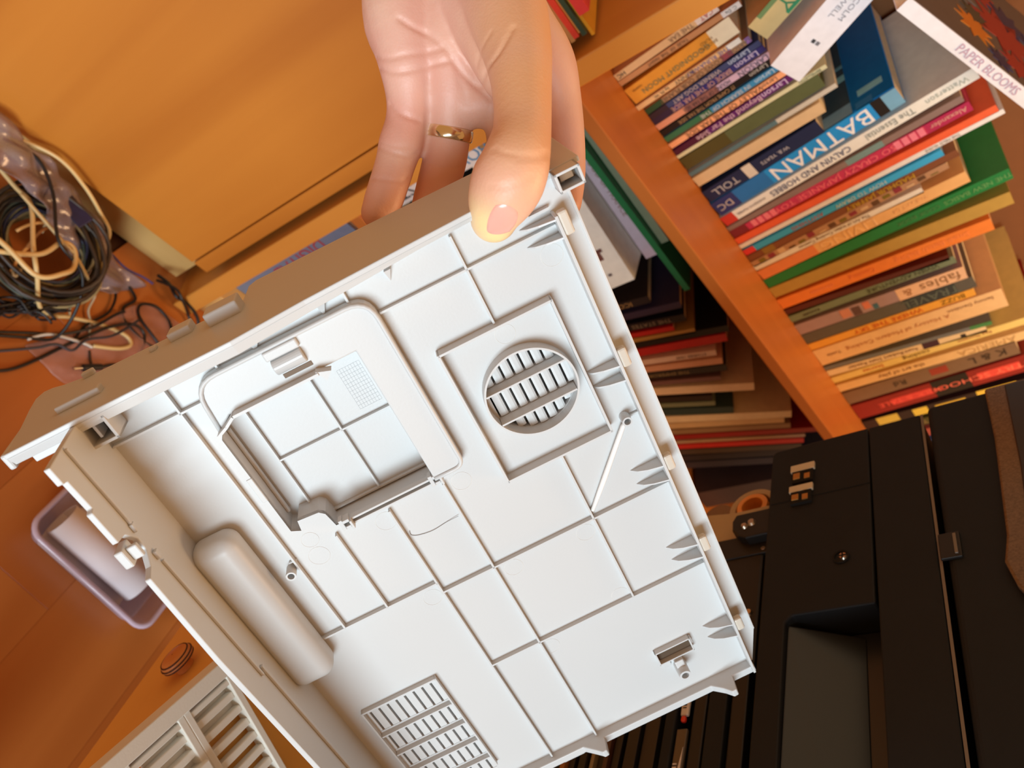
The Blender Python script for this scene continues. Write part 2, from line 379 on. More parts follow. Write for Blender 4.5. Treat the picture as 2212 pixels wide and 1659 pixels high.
SPEC = {
'b1': ((222, 184, 134), 'thin cream picture book against the bookcase upright, leftmost of the shelf', [(.80, 1, (230, 214, 200))],
       [('THE EAR', .66, .62, (140, 96, 60)), ('CAT', .90, .62, (176, 60, 50)), ('HC', .06, .6, (60, 50, 40))]),
'b1b': ((196, 140, 92), 'thin tan book with white upper spine, second from the upright', [(.86, 1, (226, 222, 214))],
       [('TALES  OF  THE  NIGHT', .42, .5, (110, 66, 36)), ('C. Da', .93, .55, (90, 80, 70))]),
'b2': ((226, 152, 50), 'orange-yellow book with grey-green title letters and a white worn top', [(.80, 1, (240, 226, 190))],
       [('GOODNIGHT MOON', .44, .30, (104, 112, 82), .12), ('BROWN\nHURD', .76, .18, (150, 100, 30)), ('HARPER', .10, .12, (150, 84, 20), -.2)]),
'b3': ((232, 186, 128), 'very thin cream book with purple letters right of the yellow book', [(.88, 1, (240, 236, 220))],
       [('THE RUNAWAY', .70, .8, (96, 84, 150)), ('BUNNY', .48, .8, (96, 66, 60)), ('by M. W.', .25, .6, (110, 80, 50))]),
'b4': ((176, 134, 96), 'thin tan comic collection with green foot and lettered spine', [(0, .17, (44, 76, 44)), (.74, .84, (140, 70, 80)), (.96, 1, (150, 110, 170))],
       [('COWS OF OUR PLANET', .45, .78, (104, 74, 50)), ('LARSON', .90, .7, (104, 90, 84))]),
'b5': ((62, 70, 108), 'thin slate-blue comic collection with white letters', [(0, .17, (52, 36, 44))],
       [('WIENER DOG ART', .44, .75, (196, 178, 168)), ('Larson', .82, .95, (190, 204, 224))]),
'b6': ((52, 46, 112), 'thin indigo comic collection with pinkish letters', [(0, .2, (50, 34, 56))],
       [('BRIDE OF THE FAR SIDE', .45, .85, (206, 160, 140), 0, .82), ('Larson', .85, .95, (210, 200, 226))]),
'b7': ((206, 176, 196), 'thin lavender and salmon comic collection with dark letters', [(0, .27, (222, 152, 118)), (.27, .56, (150, 100, 90))],
       [('HOUND OF THE FAR SIDE', .46, .66, (60, 40, 40), 0, .7), ('LARSON', .86, .85, (70, 62, 74))]),
'b8': ((28, 20, 16), 'thin black comic collection with small tan letters', [],
       [('IT CAME FROM THE FAR SIDE', .42, .62, (176, 140, 96), 0, .8), ('Larson', .88, .7, (196, 190, 178))]),
'b9': ((62, 140, 184), 'thin blue comic collection with green lower spine', [(0, .42, (56, 112, 76))],
       [('IN SEARCH OF THE', .54, .7, (206, 204, 196)), ('Larson', .87, .8, (200, 220, 226))]),
'b10': ((250, 176, 124), 'thin light-orange comic collection with brown block letters', [],
       [('VALLEY OF THE FAR SIDE', .48, .82, (120, 70, 34)), ('Larson', .86, .7, (130, 84, 60))]),
'b11': ((98, 34, 104), 'thin purple comic collection with pale handwritten letters', [(0, .3, (78, 26, 50))],
       [('Beyond the Far Side', .48, .9, (222, 186, 196)), ('Larson', .86, .95, (230, 204, 232))]),
'b12': ((220, 216, 172), 'thin pale-yellow book beside the olive-green book', [], [('BEMELLISTIN', .90, .6, (110, 106, 70))]),
'b13': ((92, 100, 62), 'thick olive-green cloth book', [(0, .35, (84, 76, 36))], []),
'b14': ((206, 200, 182), 'thin white and teal book right of the olive book', [(0, .62, (92, 122, 126))], []),
'b15': ((222, 192, 146), 'worn cream book with bent pages left of the navy book', [], []),
'b16': ((24, 40, 76), 'short navy book with white lettering and a cream stripe', [(.36, .44, (222, 214, 196))],
       [('TOLL', .18, .55, (190, 190, 190)), ('W.B. YEATS', .62, .26, (200, 200, 204))]),
'b17': ((30, 150, 222), 'bright blue comic book with big white block title', [(0, .13, (40, 54, 110)), (.13, .32, (34, 116, 184)), (.88, .93, (24, 22, 24)), (.93, 1, (120, 176, 206))],
       [('BATMAN', .60, .92, (244, 246, 244), 0, 1.05), ('DC', .06, .45, (200, 190, 180))]),
'b18': ((238, 240, 230), 'tall white comic treasury with dark blue title', [(0, .055, (206, 60, 50))],
       [('The Essential', .70, .56, (140, 144, 130), 0, .86), ('CALVIN AND HOBBES', .385, .56, (40, 40, 92), 0, .86), ('Watterson', .90, .46, (170, 176, 160)), ('ANDREWS McMEEL', .13, .22, (140, 120, 100))]),
'b19': ((140, 118, 110), 'thin taupe book between the white treasury and the crimson book', [(.55, .7, (120, 150, 146))], []),
'b20': ((188, 44, 66), 'crimson book with pink block title letters', [(0, .075, (120, 30, 34)), (.84, 1, (172, 34, 64))],
       [('SO CRAZY JAPANESE TOYS!', .45, .62, (246, 116, 126), 0, 1.12), ('Alexander', .92, .5, (224, 168, 150))],
       [(-.4, .4, .10 + .03 * i, .122 + .03 * i, (240, 110, 104)) for i in range(4)] + [(-.42, .42, .72 + .03 * i, .743 + .03 * i, (246, 112, 112)) for i in range(4)]),
'b21': ((226, 86, 44), 'vermilion orange-red spine right of the crimson book', [], []),
'b22': ((238, 214, 176), 'thin cream tall book between orange-red and blue books', [], [('THE FIELD GUIDE', .80, .5, (170, 150, 120))]),
'b23': ((54, 154, 186), 'thin turquoise book with red foot and small title', [(0, .06, (214, 52, 48))],
       [('HOW TO DRAW', .62, .6, (206, 226, 216)), ('ANYTHING', .35, .6, (190, 96, 80))]),
'b24': ((124, 68, 38), 'brown book with yellow lettering beside the turquoise book', [], [('MADHUR JAFFREY', .66, .7, (206, 172, 50))],
       [(-.5, .5, .08, .14, (140, 100, 40))]),
'b25': ((176, 124, 82), 'floral-patterned brown and cream book', [], [],
       [(random.uniform(-.45, .2), random.uniform(.25, .45), .04 + .055 * i, .075 + .055 * i, [(120, 96, 30), (136, 44, 50), (206, 160, 110), (96, 60, 34)][i % 4]) for i in range(17)]),
'b26': ((232, 208, 172), 'short white booklet leaning over the peach book', [], [('The Art of Indian Cooking Cuisines', .5, .5, (150, 130, 110))]),
'b27': ((240, 162, 92), 'peach-orange book with large cream title letters', [(0, .3, (224, 122, 64))],
       [('LIVING', .46, .8, (250, 208, 150), 0, 1.2), ('THE ART OF', .75, .3, (250, 196, 130))]),
'b28': ((26, 112, 48), 'tall dark-green book with faint lettering', [], [('THE NEW BASICS', .88, .4, (110, 170, 100)), ('COOK BOOK', .66, .35, (80, 140, 80))]),
'b29': ((176, 130, 54), 'tall khaki-tan plain cloth book', [], []),
'b30': ((238, 116, 42), 'bright orange book with faint peach letters', [], [('Small-Batch Baking', .74, .42, (248, 150, 84)), ('chronicle', .22, .3, (250, 160, 110)), ('Cooking', .42, .35, (244, 140, 80))]),
'b31': ((84, 28, 20), 'narrow maroon book right of the bright orange one', [], []),
'b32': ((112, 116, 82), 'grey-green book with small dark letters', [], [('VIVIEN ADVENTURE', .70, .55, (70, 76, 50)), ('KNOPF', .14, .4, (64, 60, 44))]),
'b33': ((158, 122, 110), 'mauve and cream book with patterned spine', [(.62, 1, (226, 170, 120))],
       [('fables', .86, .7, (150, 110, 70)), ('&', .68, .6, (170, 120, 76))],
       [(-.4, .35, .28, .34, (196, 120, 88)), (-.3, .45, .35, .40, (90, 60, 50)), (-.42, .2, .42, .46, (206, 110, 76)), (0, .45, .47, .5, (60, 96, 100))]),
'b34': ((88, 78, 62), 'dark grey book with teal-black letter blocks', [(.62, .90, (50, 54, 48))], [('TRAVEL', .76, .7, (96, 110, 100))]),
'b35': ((230, 150, 50), 'narrow amber book with red-orange title', [], [('WHERE THE SKY', .50, .62, (208, 86, 24)), ('BUZZ', .88, .6, (130, 94, 20))]),
'b36': ((228, 172, 108), 'thickest cream hardcover with faint tan title', [], [('A History of Modern Cooking', .45, .22, (196, 130, 76)), ('Sammy Davidson', .84, .16, (150, 96, 50), -.2), ('Tuttle', .10, .16, (150, 106, 70))]),
'b37': ((110, 104, 92), 'thin slate-grey book beside the thick cream hardcover', [(.88, 1, (70, 120, 60))], []),
'b38': ((236, 186, 128), 'cream book with a dark purple square on its spine', [(.62, .72, (64, 34, 40))], [('Robert Dahl Reader', .32, .5, (130, 90, 54)), ('Roald', .55, .4, (140, 96, 60))], [(-.2, .2, .85, .88, (40, 34, 30))]),
'b39': ((232, 184, 96), 'yellow-cream book with orange and olive lettering', [], [('Stories', .22, .55, (206, 96, 30)), ('cooking', .44, .6, (120, 90, 30)), ('Rico Thompson', .72, .35, (180, 90, 60))]),
'b40': ((226, 172, 104), 'tan-cream book with grey illustrated letters', [], [('the art of play', .35, .45, (150, 104, 60)), ('AMERICA', .78, .7, (200, 160, 100))]),
'b41': ((122, 86, 54), 'brown-grey thick book with dark glyph letters', [], [('K & L', .84, .5, (50, 34, 20)), ('Rd', .34, .4, (50, 34, 20))], [(-.3, .2, .52, .62, (150, 50, 30))]),
'b42': ((134, 28, 18), 'dark red book with a black square and bright red label', [(.42, .60, (30, 22, 14))], [('COUNTRY SCHOOL', .74, .3, (246, 120, 90), 0, 1.3), ('FOLK & TALE', .30, .3, (240, 90, 70))], [(-.22, .22, .64, .84, (216, 64, 44)), (-.2, .2, .2, .41, (206, 56, 40))]),
'b43': ((40, 24, 16), 'black book with irregular yellow artwork on the spine', [], [], [(-.5, .4, .08, .2, (196, 150, 50)), (-.4, .45, .28, .36, (214, 164, 50)), (-.2, .5, .40, .56, (206, 150, 44)), (-.5, .2, .62, .82, (222, 164, 50)), (-.1, .4, .86, .96, (190, 90, 60))]),
'b44': ((66, 54, 18), 'dark olive book just behind the black printer, lettered spine', [(.6, 1, (30, 84, 30))], [('SERIES OF GREEK TALES', .46, .5, (150, 120, 70))]),
}
random.seed(9)
for k_, (x, y, lean, th, H) in POS.items():
    s = SPEC[k_]
    WARM[0] = int(k_.rstrip('b')[1:].replace('b', '') or 0) >= 20
    hard = k_ in ('b13', 'b36', 'b28', 'b29', 'b20')
    book(stand(x, y, 0.5842, lean, th), th, H, 0.125 if H < .18 else 0.165, s[0], s[1], 'books upright on the main shelf', s[2], s[3], hard=hard, marks=s[4] if len(s) > 4 else ())
# more of the row, hidden behind the printer at its near end
for i, (c, th, H, lb) in enumerate([((150, 60, 40), .02, .24, 'rust-red book partly hidden behind the printer'), ((60, 70, 90), .025, .23, 'blue-grey book hidden behind the printer'), ((180, 150, 90), .03, .25, 'khaki book at the far end of the row')]):
    book(stand(1.19 + i * .034, .78, .5842, 0, th), th, H, .16, c, lb, 'books upright on the main shelf')

WARM[0] = False
# second row standing deeper on the same shelf (tops and covers that show above the front row)
# books lying or leaning on top of the row
def posed(O, xd, zd):
    """book frame from spine-long direction zd and thickness direction xd"""
    z = Vector(zd).normalized(); x = Vector(xd); x = (x - z * x.dot(z)).normalized(); y = z.cross(x)
    return frame(O, x, y, z)

# ================================================================== HELD PRINTER COVER
RP = np.array([[0.8948106392475271, 0.4083536826392732, -0.1804471938390165],
               [-0.4452601075063719, 0.7868496644377374, -0.42733013261135033],
               [-0.03251701943361236, 0.46272549, 0.88590506]])
S = 0.36
po = np.array([(1064 - CX) / FPX, (1220 - CY) / FPX, 1.0]) * S
PW = R.T @ np.stack([RP[:, 0], -RP[:, 1], -RP[:, 2]], 1)
PM = frame(R.T @ po + EYE, PW[:, 0], PW[:, 1], PW[:, 2])
pan = empty('printer_side_cover', PM, 'pale grey-white plastic printer cover held up in the hand, ribbed inner side showing', 'printer part')
def L(u, v, n): return Vector((u, -v, n)) * 0.001
def ub(name, u0, u1, v0, v1, n0, n1, m=m_panel, bevel=0.0003, **k):
    return obj(name, box(u0 * .001, u1 * .001, -v1 * .001, -v0 * .001, n0 * .001, n1 * .001), m, pan, bevel=bevel, **k)
def uprism(name, pts, n0, n1, m=m_panel, **k):
    return obj(name, add_prism(bmesh.new(), pts, lambda p: L(p[0], p[1], n0), lambda p: L(p[0], p[1], n1)), m, pan, **k)
circ = lambda cu, cv, r, n=48: [(cu + r * math.cos(2 * math.pi * i / n), cv + r * math.sin(2 * math.pi * i / n)) for i in range(n)]
FC = (49.1, -70.3)
floor_out = [(-97.5, -142), (92.9, -142), (93.2, 104), (86.5, 124), (-97.5, 124)]
holes = [circ(FC[0], FC[1], 17.9), [(-86, 43.5), (-50.6, 43.5), (-50.6, 115), (-86, 115)], [(-62.7, -108.0), (-59.2, -112.8), (-54.4, -115.0), (-50.6, -117.2), (-1.2, -117.2), (-1.2, -52.6), (-46.0, -52.6), (-47.0, -59.6), (-48.9, -61.6), (-58.0, -62.4), (-59.0, -57.6), (-62.6, -59.5)]]
obj('base_plate', plate_with_holes(floor_out, holes, lambda p: L(p[0], p[1], 0), lambda p: L(p[0], p[1], -2.2)), m_panel, pan)
# thin cross ribs
RH = 2.4
ribs_u = [(-125.3, -96, -58), (-125.3, 13, 48), (-125.3, 48, 83.6), (-5.8, -80, -24), (0, -24, 48), (0, 48, 83.6), (50, -24, 83.6)]
for v, a, b in ribs_u: ub('rib', a, b, v - .45, v + .45, -.2, RH, bevel=.0001)
ribs_v = [(-68.4, -137, -5.8), (-47.9, -49.6, -5.8), (-24.2, -48.8, 121.8), (0.3, -49, 121.8), (48, -139, -101.2), (48, -37, 50), (5.2, -138.6, -131.5), (-47.3, -138, -133.5)]
for u, a, b in ribs_v: ub('rib', u - .45, u + .45, a, b, -.2, RH, bevel=.0001)
# fan frame (tall square rib), ring, bars, louvre slats
for u0, u1, v0, v1 in ((24, 71, -101.5, -100.5), (24, 71, -38.4, -37.4), (23.6, 24.6, -101.5, -37.4), (70.2, 71.2, -101.5, -37.4)):
    ub('fan_frame', u0, u1, v0, v1, -.2, 5.2, bevel=.0001)
bm = bmesh.new(); add_cyl(bm, L(FC[0], FC[1], -2), (0, 0, 1), 0.0188, 0.0077, 72, inner=0.0180)
obj('fan_ring', bm, m_panel, pan)
for v in (-76.7, -62.8):
    hw = math.sqrt(17.9 ** 2 - (v - FC[1]) ** 2)
    ub('fan_bar', FC[0] - hw, FC[0] + hw, v - .4, v + .4, -2, 5.5, bevel=.0001)
def louvre(u0, u1, v0, v1):
    bm = bmesh.new()
    w_ = u1 - u0
    prof = [(u0, -2.6), (u0 + .05, -.75), (u0 + w_ * .3, -.5), (u0 + w_ * .75, -.55), (u1 - .05, -.9), (u1, -2.6), (u1 + 2.2, -12), (u0 + 2.6, -12)]
    add_prism(bm, prof, lambda p: L(p[0], v0, p[1]), lambda p: L(p[0], v1, p[1]))
    return obj('slat', bm, m_panel, pan)
rows = [(-88.6, -77.3), (-76.0, -63.4), (-62.0, -52.2)]
for r0, r1 in rows:
    for i in range(-1, 9):
        a = 29.0 + 4.3 * i + .42; b = 29.0 + 4.3 * (i + 1) - .42
        far = abs((a + b) / 2 - FC[0])
        if far > 17.2: continue
        lim = math.sqrt(17.6 ** 2 - far ** 2)
        v0, v1 = max(r0, FC[1] - lim), min(r1, FC[1] + lim)
        if v1 - v0 > 1.2: louvre(a, b, v0, v1)
for v in (-76.7, -62.8):   # solid web behind the bars
    hw = math.sqrt(17.8 ** 2 - (v - FC[1]) ** 2)
    ub('fan_web', FC[0] - hw, FC[0] + hw, v - .7, v + .9, -9, -2.2, bevel=0)
bm = bmesh.new(); add_cyl(bm, L(FC[0], FC[1], -14.5), (0, 0, 1), .0186, .0010, 48); obj('fan_gap_shade', bm, m_dark, pan)  # black disc added behind the slats, its colour stands for shade in the gaps
bm = bmesh.new(); add_cyl(bm, L(FC[0], FC[1], -14.5), (0, 0, 1), .0188, .0130, 60, inner=.0180); obj('fan_duct', bm, m_panel, pan)
seg_ = [(FC[0] + 17.9 * math.cos(a), FC[1] + 17.9 * math.sin(a)) for a in [math.pi - .46 + .92 * i / 14 for i in range(15)]]
uprism('fan_floor', seg_, -2.2, -.5)
# lower vent grille
for u0, u1, v0, v1 in ((-86.9, -49.3, 41.7, 42.6), (-49.8, -49.0, 41.7, 110), (-87.2, -86.4, 41.7, 110)):
    ub('vent_frame', u0, u1, v0, v1, -.2, 2.6, bevel=.0001)
vr = [(45.4, 58.8), (62.2, 73.4), (76.6, 87.2), (90.4, 101.2), (104.4, 113.5)]
for k_, (r0, r1) in enumerate(vr):
    for i in range(9):
        a = -84.3 - 4.43 + 4.43 * i + .5; b = a + 4.43 - 1.0
        ub('slat', max(a, -86), min(b, -50.6), r0, r1, -7, -.2, bevel=.0002)
for v in (60.5, 75.0, 88.8, 102.8):
    ub('vent_bar', -86.2, -50.2, v - .4, v + .4, -6, 2.4, bevel=.0001)
for a_, b_ in ((43.5, 45.4), (58.8, 62.2), (73.4, 76.6), (87.2, 90.4), (101.2, 104.4), (113.5, 115)):
    ub('vent_web', -86, -50.6, a_, b_, -2.2, -.1, bevel=0)
# left side wall with ledge, notch and clips
wl = [(-142, -2.2), (-142, 40), (-135, 40), (-134.4, 37.4), (-122, 37), (-121.4, 39), (-107.5, 39), (-106.4, 33), (-101, 28.6), (-96, 29), (-91.5, 34), (-90, 39.2), (-48, 40.6), (25, 39.2), (124, 38.6), (124, -2.2)]
obj('side_wall', add_prism(bmesh.new(), wl, lambda p: L(-96.4, p[0], p[1]), lambda p: L(-98.8, p[0], p[1])), m_panel, pan, bevel=.0004)
ub('wall_ledge', -96.4, -95.2, -141, -104, 26.4, 27.6)
ub('wall_ledge', -96.4, -95.2, -88, -22, 26.2, 27.4)
ub('wall_ledge', -96.4, -95.2, -24, 124, 22.6, 24.4)
ub('wall_clip', -96.4, -94.9, -106.5, -103, 25.9, 28.4)
ub('wall_clip', -96.4, -94.9, -93.0, -89.5, 25.9, 28.4)
ub('wall_tab', -101.5, -98.0, -104.0, -96.5, 31, 38.5, bevel=.0006)
ub('wall_tab', -98.0, -94.0, -103.0, -97.5, 34.5, 36.5, bevel=.0005)
# moulded handle recess bulge
bmh = bmesh.new(); add_box(bmh, -.0985, -.0788, -.007, .0755, -.002, .0125)
hb = obj('handle_bulge', bmh, m_panel, pan, bevel=.0058, seg=8, smooth=True)
# outer wall turned away from the viewer
ow = [(-123.4, 12), (-122.8, 5), (-125, -11), (-127.7, -26.6), (-129, -38), (-126.6, -42.4), (-122, -41.6), (-115.8, -38), (-100, -32), (-67, -30), (-36, -27), (-34.6, -30), (-34, -45), (-31, -48.4), (16.6, -47.3), (100, -42.5), (100.4, 1.4), (68, 3), (36.5, 4.8), (-6.8, 8), (-35, 12.2), (-80, 12)]
obj('outer_wall', add_prism(bmesh.new(), ow, lambda p: L(p[0], -142.0, p[1]), lambda p: L(p[0], -144.0, p[1])), m_panel, pan, bevel=.0004)
rim = [(-123, 11.9), (-80, 11.9), (-35, 12.0), (-6.8, 7.9), (36.5, 4.7), (92, 1.6)]
bm = bmesh.new()
rv = [-138.6, -138.2, -138.0, -138.8, -140.2, -140.8]
prev = None
for (u, n), vi in zip(rim, rv):
    q = [bm.verts.new(L(u, -142.05, n)), bm.verts.new(L(u, vi, n - 1.2)), bm.verts.new(L(u, vi, -2 if u > -97 else n - 3)), bm.verts.new(L(u, -142.05, -2 if u > -97 else n - 3))]
    if prev:
        for i in range(4): bm.faces.new((prev[i], prev[(i + 1) % 4], q[(i + 1) % 4], q[i]))
    else: bm.faces.new(q)
    prev = q
bm.faces.new(prev)
obj('rim', bm, m_panel, pan, bevel=.0003)
ub('rim_step', -117, -99.5, -139.2, -135.8, 5, 9.5)
ub('corner_lip', -125.0, -122.4, -144, -137.6, -10, 11.6, bevel=.0008)
for (u0, u1, n0, n1, pr_) in ((-47, -33.4, -25, -15.2, 5.0), (-64.5, -55, -29, -21, 3.2), (-73.5, -70.5, -25, -21.5, 1.4), (-107, -89, -8, -3.2, 2.4), (-105, -100, -34, -31, 2.2)):
    ub('wall_step', u0, u1, -144 - pr_, -143.6, n0, n1, bevel=.0006)
# triangular fins under the rim
for u, du, hgt in ((21.7, 2.6, 5.2), (-5.1, 3.4, 6), (-33, 5.0, 6.4)):
    obj('rim_fin', add_prism(bmesh.new(), [(u, -138.6), (u + du, -138.6), (u + .4, -138.6 + hgt * .92)], lambda p: L(p[0], p[1], 0), lambda p: L(p[0] * 1, p[1], 3.2 if p[1] < -137 else .6)), m_panel, pan)
# right lip, flange, gussets and tabs
obj('edge_lip', box(.0837, .0849, -.1235, .1300, -.002, .008), m_panel, pan, bevel=.0002)
ub('edge_flange_rim', 92.2, 93.4, -137, 104, -2.2, .6, bevel=.0003)
for v in (-128.5, -121.3, -64.3, -57.4, -12.4, -4.7, 34.2, 42.0, 88.2, 96.2):
    g = [(83.8, 0), (70.9, 0), (71.3, .6), (73.5, 3.0), (77.5, 5.2), (83.8, 7.2)]
    obj('gusset', add_prism(bmesh.new(), g, lambda p: L(p[0], v - .35, p[1]), lambda p: L(p[0], v + .35, p[1])), m_panel, pan)
for a, b in ((-131, -121.5), (-71.5, -63), (-17, -9.3), (31, 39.2), (85.5, 93)):
    ub('edge_tab', 84.9, 88.6, a, b, 4.5, 8.0, m=mat('tab_plastic', (206, 198, 184), .45), bevel=.0009)
# thumb-side contour rib
ct_ = [(74.2, -138.0), (74.5, -133.8), (75.8, -132.2), (83.7, -132.2)]
for a, b in zip(ct_, ct_[1:]):
    dx, dy = b[0] - a[0], b[1] - a[1]; l_ = math.hypot(dx, dy); nx, ny = -dy / l_ * .5, dx / l_ * .5
    uprism('contour_rib', [(a[0] + nx, a[1] + ny), (b[0] + nx, b[1] + ny), (b[0] - nx, b[1] - ny), (a[0] - nx, a[1] - ny)], -.2, 3.0)
# bottom wall with horns
bw = [(-96.4, -2.2), (-96.4, 5), (-8, 5), (-5, 7.5), (-1.0, 11), (.5, 12.5), (2.8, 12.2), (3.6, 5), (62, 5), (67, 9.5), (70.0, 13.2), (72.4, 13), (73.2, 8), (73.6, 5), (85.6, 5), (85.6, -2.2)]
obj('bottom_wall', add_prism(bmesh.new(), bw, lambda p: L(p[0], 122.0, p[1]), lambda p: L(p[0], 126.3, p[1])), m_panel, pan, bevel=.0005)
ub('bottom_step', -20, -9, 126.0, 127.4, -2, 4.2); ub('bottom_step', 42, 60, 126.0, 127.2, -2, 4.2)
# snap latches
def open_box(name, u0, u1, v0, v1, n0, n1, t=1.0, m=m_panel):
    bm = bmesh.new()
    for a in ((u0, u1, v0, v0 + t), (u0, u1, v1 - t, v1), (u0, u0 + t, v0, v1), (u1 - t, u1, v0, v1)):
        add_box(bm, a[0] * .001, a[1] * .001, -a[3] * .001, -a[2] * .001, n0 * .001, n1 * .001)
    return obj(name, bm, m, pan, bevel=.0002)
open_box('latch_housing', -98.5, -86.5, -141.0, -130.8, 0, 11.5, 1.2)
ub('latch_pin', -93.4, -92.2, -140, -133, 3, 9.5)
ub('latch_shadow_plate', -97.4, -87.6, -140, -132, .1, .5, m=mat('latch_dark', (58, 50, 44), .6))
open_box('latch_housing', 88.8, 98.4, -143.6, -136.4, -1, 9.0, 1.0)
ub('latch_floor', 88.9, 98.3, -143.5, -136.5, -1.6, -.8, m=mat('latch_tan', (150, 116, 84), .6), bevel=0)
ub('latch_block', 91, 96, -142, -139, -1, 4.5, m=mat('latch_tan', (150, 116, 84), .6))
# paper hatch: raised frame, deep pocket, rim, hinges
def rounded(pts, r, k=6):
    out = []
    n = len(pts)
    for i in range(n):
        p0, p1, p2 = np.array(pts[i - 1]), np.array(pts[i]), np.array(pts[(i + 1) % n])
        rr = r[i] if hasattr(r, '__len__') else r
        if rr < .01: out.append(tuple(p1)); continue
        a = p1 + (p0 - p1) / np.linalg.norm(p0 - p1) * rr; b = p1 + (p2 - p1) / np.linalg.norm(p2 - p1) * rr
        for j in range(k + 1):
            t = j / k; out.append(tuple((1 - t) ** 2 * a + 2 * t * (1 - t) * p1 + t * t * b))
    return out
hat = rounded([(-58.2, -134.2), (12.6, -134.2), (12.6, -53.6), (-1.2, -53.6), (-1.2, -117.2), (-53, -117.2), (-59.5, -112.5)], [9, 9, 4, 0, 0, 0, 0])
uprism('hatch_frame', hat, -.2, 4.4, bevel=.0007, seg=3)
inn = rounded([(-56.2, -132.4), (10.8, -132.4), (10.8, -56), (1.5, -56), (1.5, -116)] + [(-52.5, -118.4), (-57.5, -114.5)], [8, 8, 3, 0, 0, 0, 0])
# lip bead that follows the frame's outline
bead = [L(p[0], p[1], 4.6) for p in rounded([(-59.3, -112.8), (-57.4, -133.4), (11.9, -133.4), (11.9, -54.4), (-1.0, -54.4)], [0, 9, 9, 4, 0])][0:]
obj('hatch_bead', add_tube(bmesh.new(), bead, .0009, 8), m_panel, pan, smooth=True)
# pocket walls (deep well) and floor with its own ribs
def wallseg(name, a, b, n0, n1, t=1.1, m=m_panel):
    dx, dy = b[0] - a[0], b[1] - a[1]; l_ = math.hypot(dx, dy); nx, ny = -dy / l_ * t, dx / l_ * t
    return uprism(name, [a, b, (b[0] + nx, b[1] + ny), (a[0] + nx, a[1] + ny)], n0, n1, m)
wallseg('hatch_rim', (-16.2, -117.0), (-50.8, -117.0), -2, 9)
wallseg('hatch_rim', (-50.8, -117.0), (-54.8, -114.6), -2, 9)
wallseg('hatch_rim', (-54.8, -114.6), (-59.4, -112.6), -2, 9)
PKT = [(-62.7, -108.0), (-59.2, -112.8), (-54.4, -115.0), (-50.6, -117.2), (-1.2, -117.2), (-1.2, -52.6), (-46.0, -52.6), (-47.0, -59.6), (-48.9, -61.6), (-58.0, -62.4), (-59.0, -57.6), (-62.6, -59.5)]
for i in range(len(PKT)):
    p, q = PKT[i], PKT[(i + 1) % len(PKT)]
    wallseg('pocket_wall', p, q, -12.2, -.02, -1.0)
uprism('pocket_floor', [(-64, -119), (0, -119), (0, -51), (-64, -51)], -13.6, -12)
ub('pocket_ledge', -62.6, -61.2, -107, -63, -10.4, -8.6)
ub('pocket_notch', -64.8, -62.4, -88.6, -76.5, -.6, .35)
for u in (-53.2, -25.3): ub('pocket_rib', u - .4, u + .4, -116.5, -53.8, -12.2, -10.0, bevel=.0001)
for v in (-84.9, -53.8): ub('pocket_rib', -53.2, -2, v - .4, v + .4, -12.2, -10.0, bevel=.0001)
# hinge shell, slot and arrow mark
bm = bmesh.new(); add_cyl(bm, L(-29.4, -125.6, 4.0), (1, 0, 0), .0032, .0118, 24)
obj('hinge_barrel', bm, mat('hinge_grey', (196, 198, 198), .3), pan, smooth=False, bevel=.0003)
ub('hinge_cap', -30.4, -17, -132.8, -129.0, 3.8, 6.2, bevel=.0006)
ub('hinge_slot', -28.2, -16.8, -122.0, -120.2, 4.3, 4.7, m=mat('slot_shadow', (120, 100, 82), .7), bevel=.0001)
uprism('arrow_mark', [(-17.0, -118.6), (-11.6, -116.6), (-14.6, -113.8)], 4.3, 8.5)
ub('latch_bar', -38.6, -3.6, -54.6, -53.6, 0, 3.2, bevel=.0002)
ub('latch_bar', -40.6, -2.6, -52.2, -51.4, 0, 3.0, bevel=.0002)
ub('latch_slot', -39, -3.2, -53.6, -52.2, .05, .4, m=mat('slot_grey', (120, 112, 104), .7), bevel=0)
for u in (-43.5, -3.5):
    for (a, b, c_, d) in ((0, 1.6, -56, -51), (1.6, 4.4, -55.6, -54.2), (1.8, 4.0, -52.6, -51.4), (4.2, 5.2, -54.6, -50.6)):
        ub('hinge_knuckle', u + a, u + b, c_, d, 0, 4.0 + a * .3, bevel=.0002)
# faint etched layout on the hatch
bm = bmesh.new()
for i in range(9): add_box(bm, (-14.9 + i * 1.2) * .001, (-14.82 + i * 1.2) * .001, .0885, .1075, -.01198, -.01193)
for i in range(12): add_box(bm, -.0149, -.0053, .0885 + i * .00172, .08858 + i * .00172, -.01198, -.01193)
obj('etched_grid', bm, mat('etch', (176, 180, 182), .5), pan)
# screw bosses, sprue rib, cable box with tube
for (u, v, h) in ((77.9, -38.8, 5.5), (-71.7, -43.7, 5.5)):
    bm = bmesh.new(); add_cyl(bm, L(u, v, -.5), (0, 0, 1), .0021, (h + .5) * .001, 28, inner=.0014)
    obj('screw_boss', bm, m_panel, pan)
ub('boss_web', 78.5, 83.8, -38.6, -37.6, 0, 1.4); ub('boss_web', -71, -67.5, -47.4, -46.6, 0, 1.4)
bm = bmesh.new(); add_tube(bm, [L(76.8, -37.2, 2.4), L(75.6, -35.6, 2.2), L(60, -16.6, 1.8), L(49.2, -3.6, 1.3)], [.0006, .00105, .00115, .0009], 12)
obj('diagonal_rib', bm, mat('bright_plastic', (246, 244, 240), .35), pan, smooth=True)
open_box('clip_box', 44.4, 62.8, 88.2, 96.8, -.1, 3.0, .8)
ub('clip_box_floor', 45.2, 62.2, 88.8, 96.2, .02, .3, m=mat('clip_shadow', (84, 66, 48), .8), bevel=0)
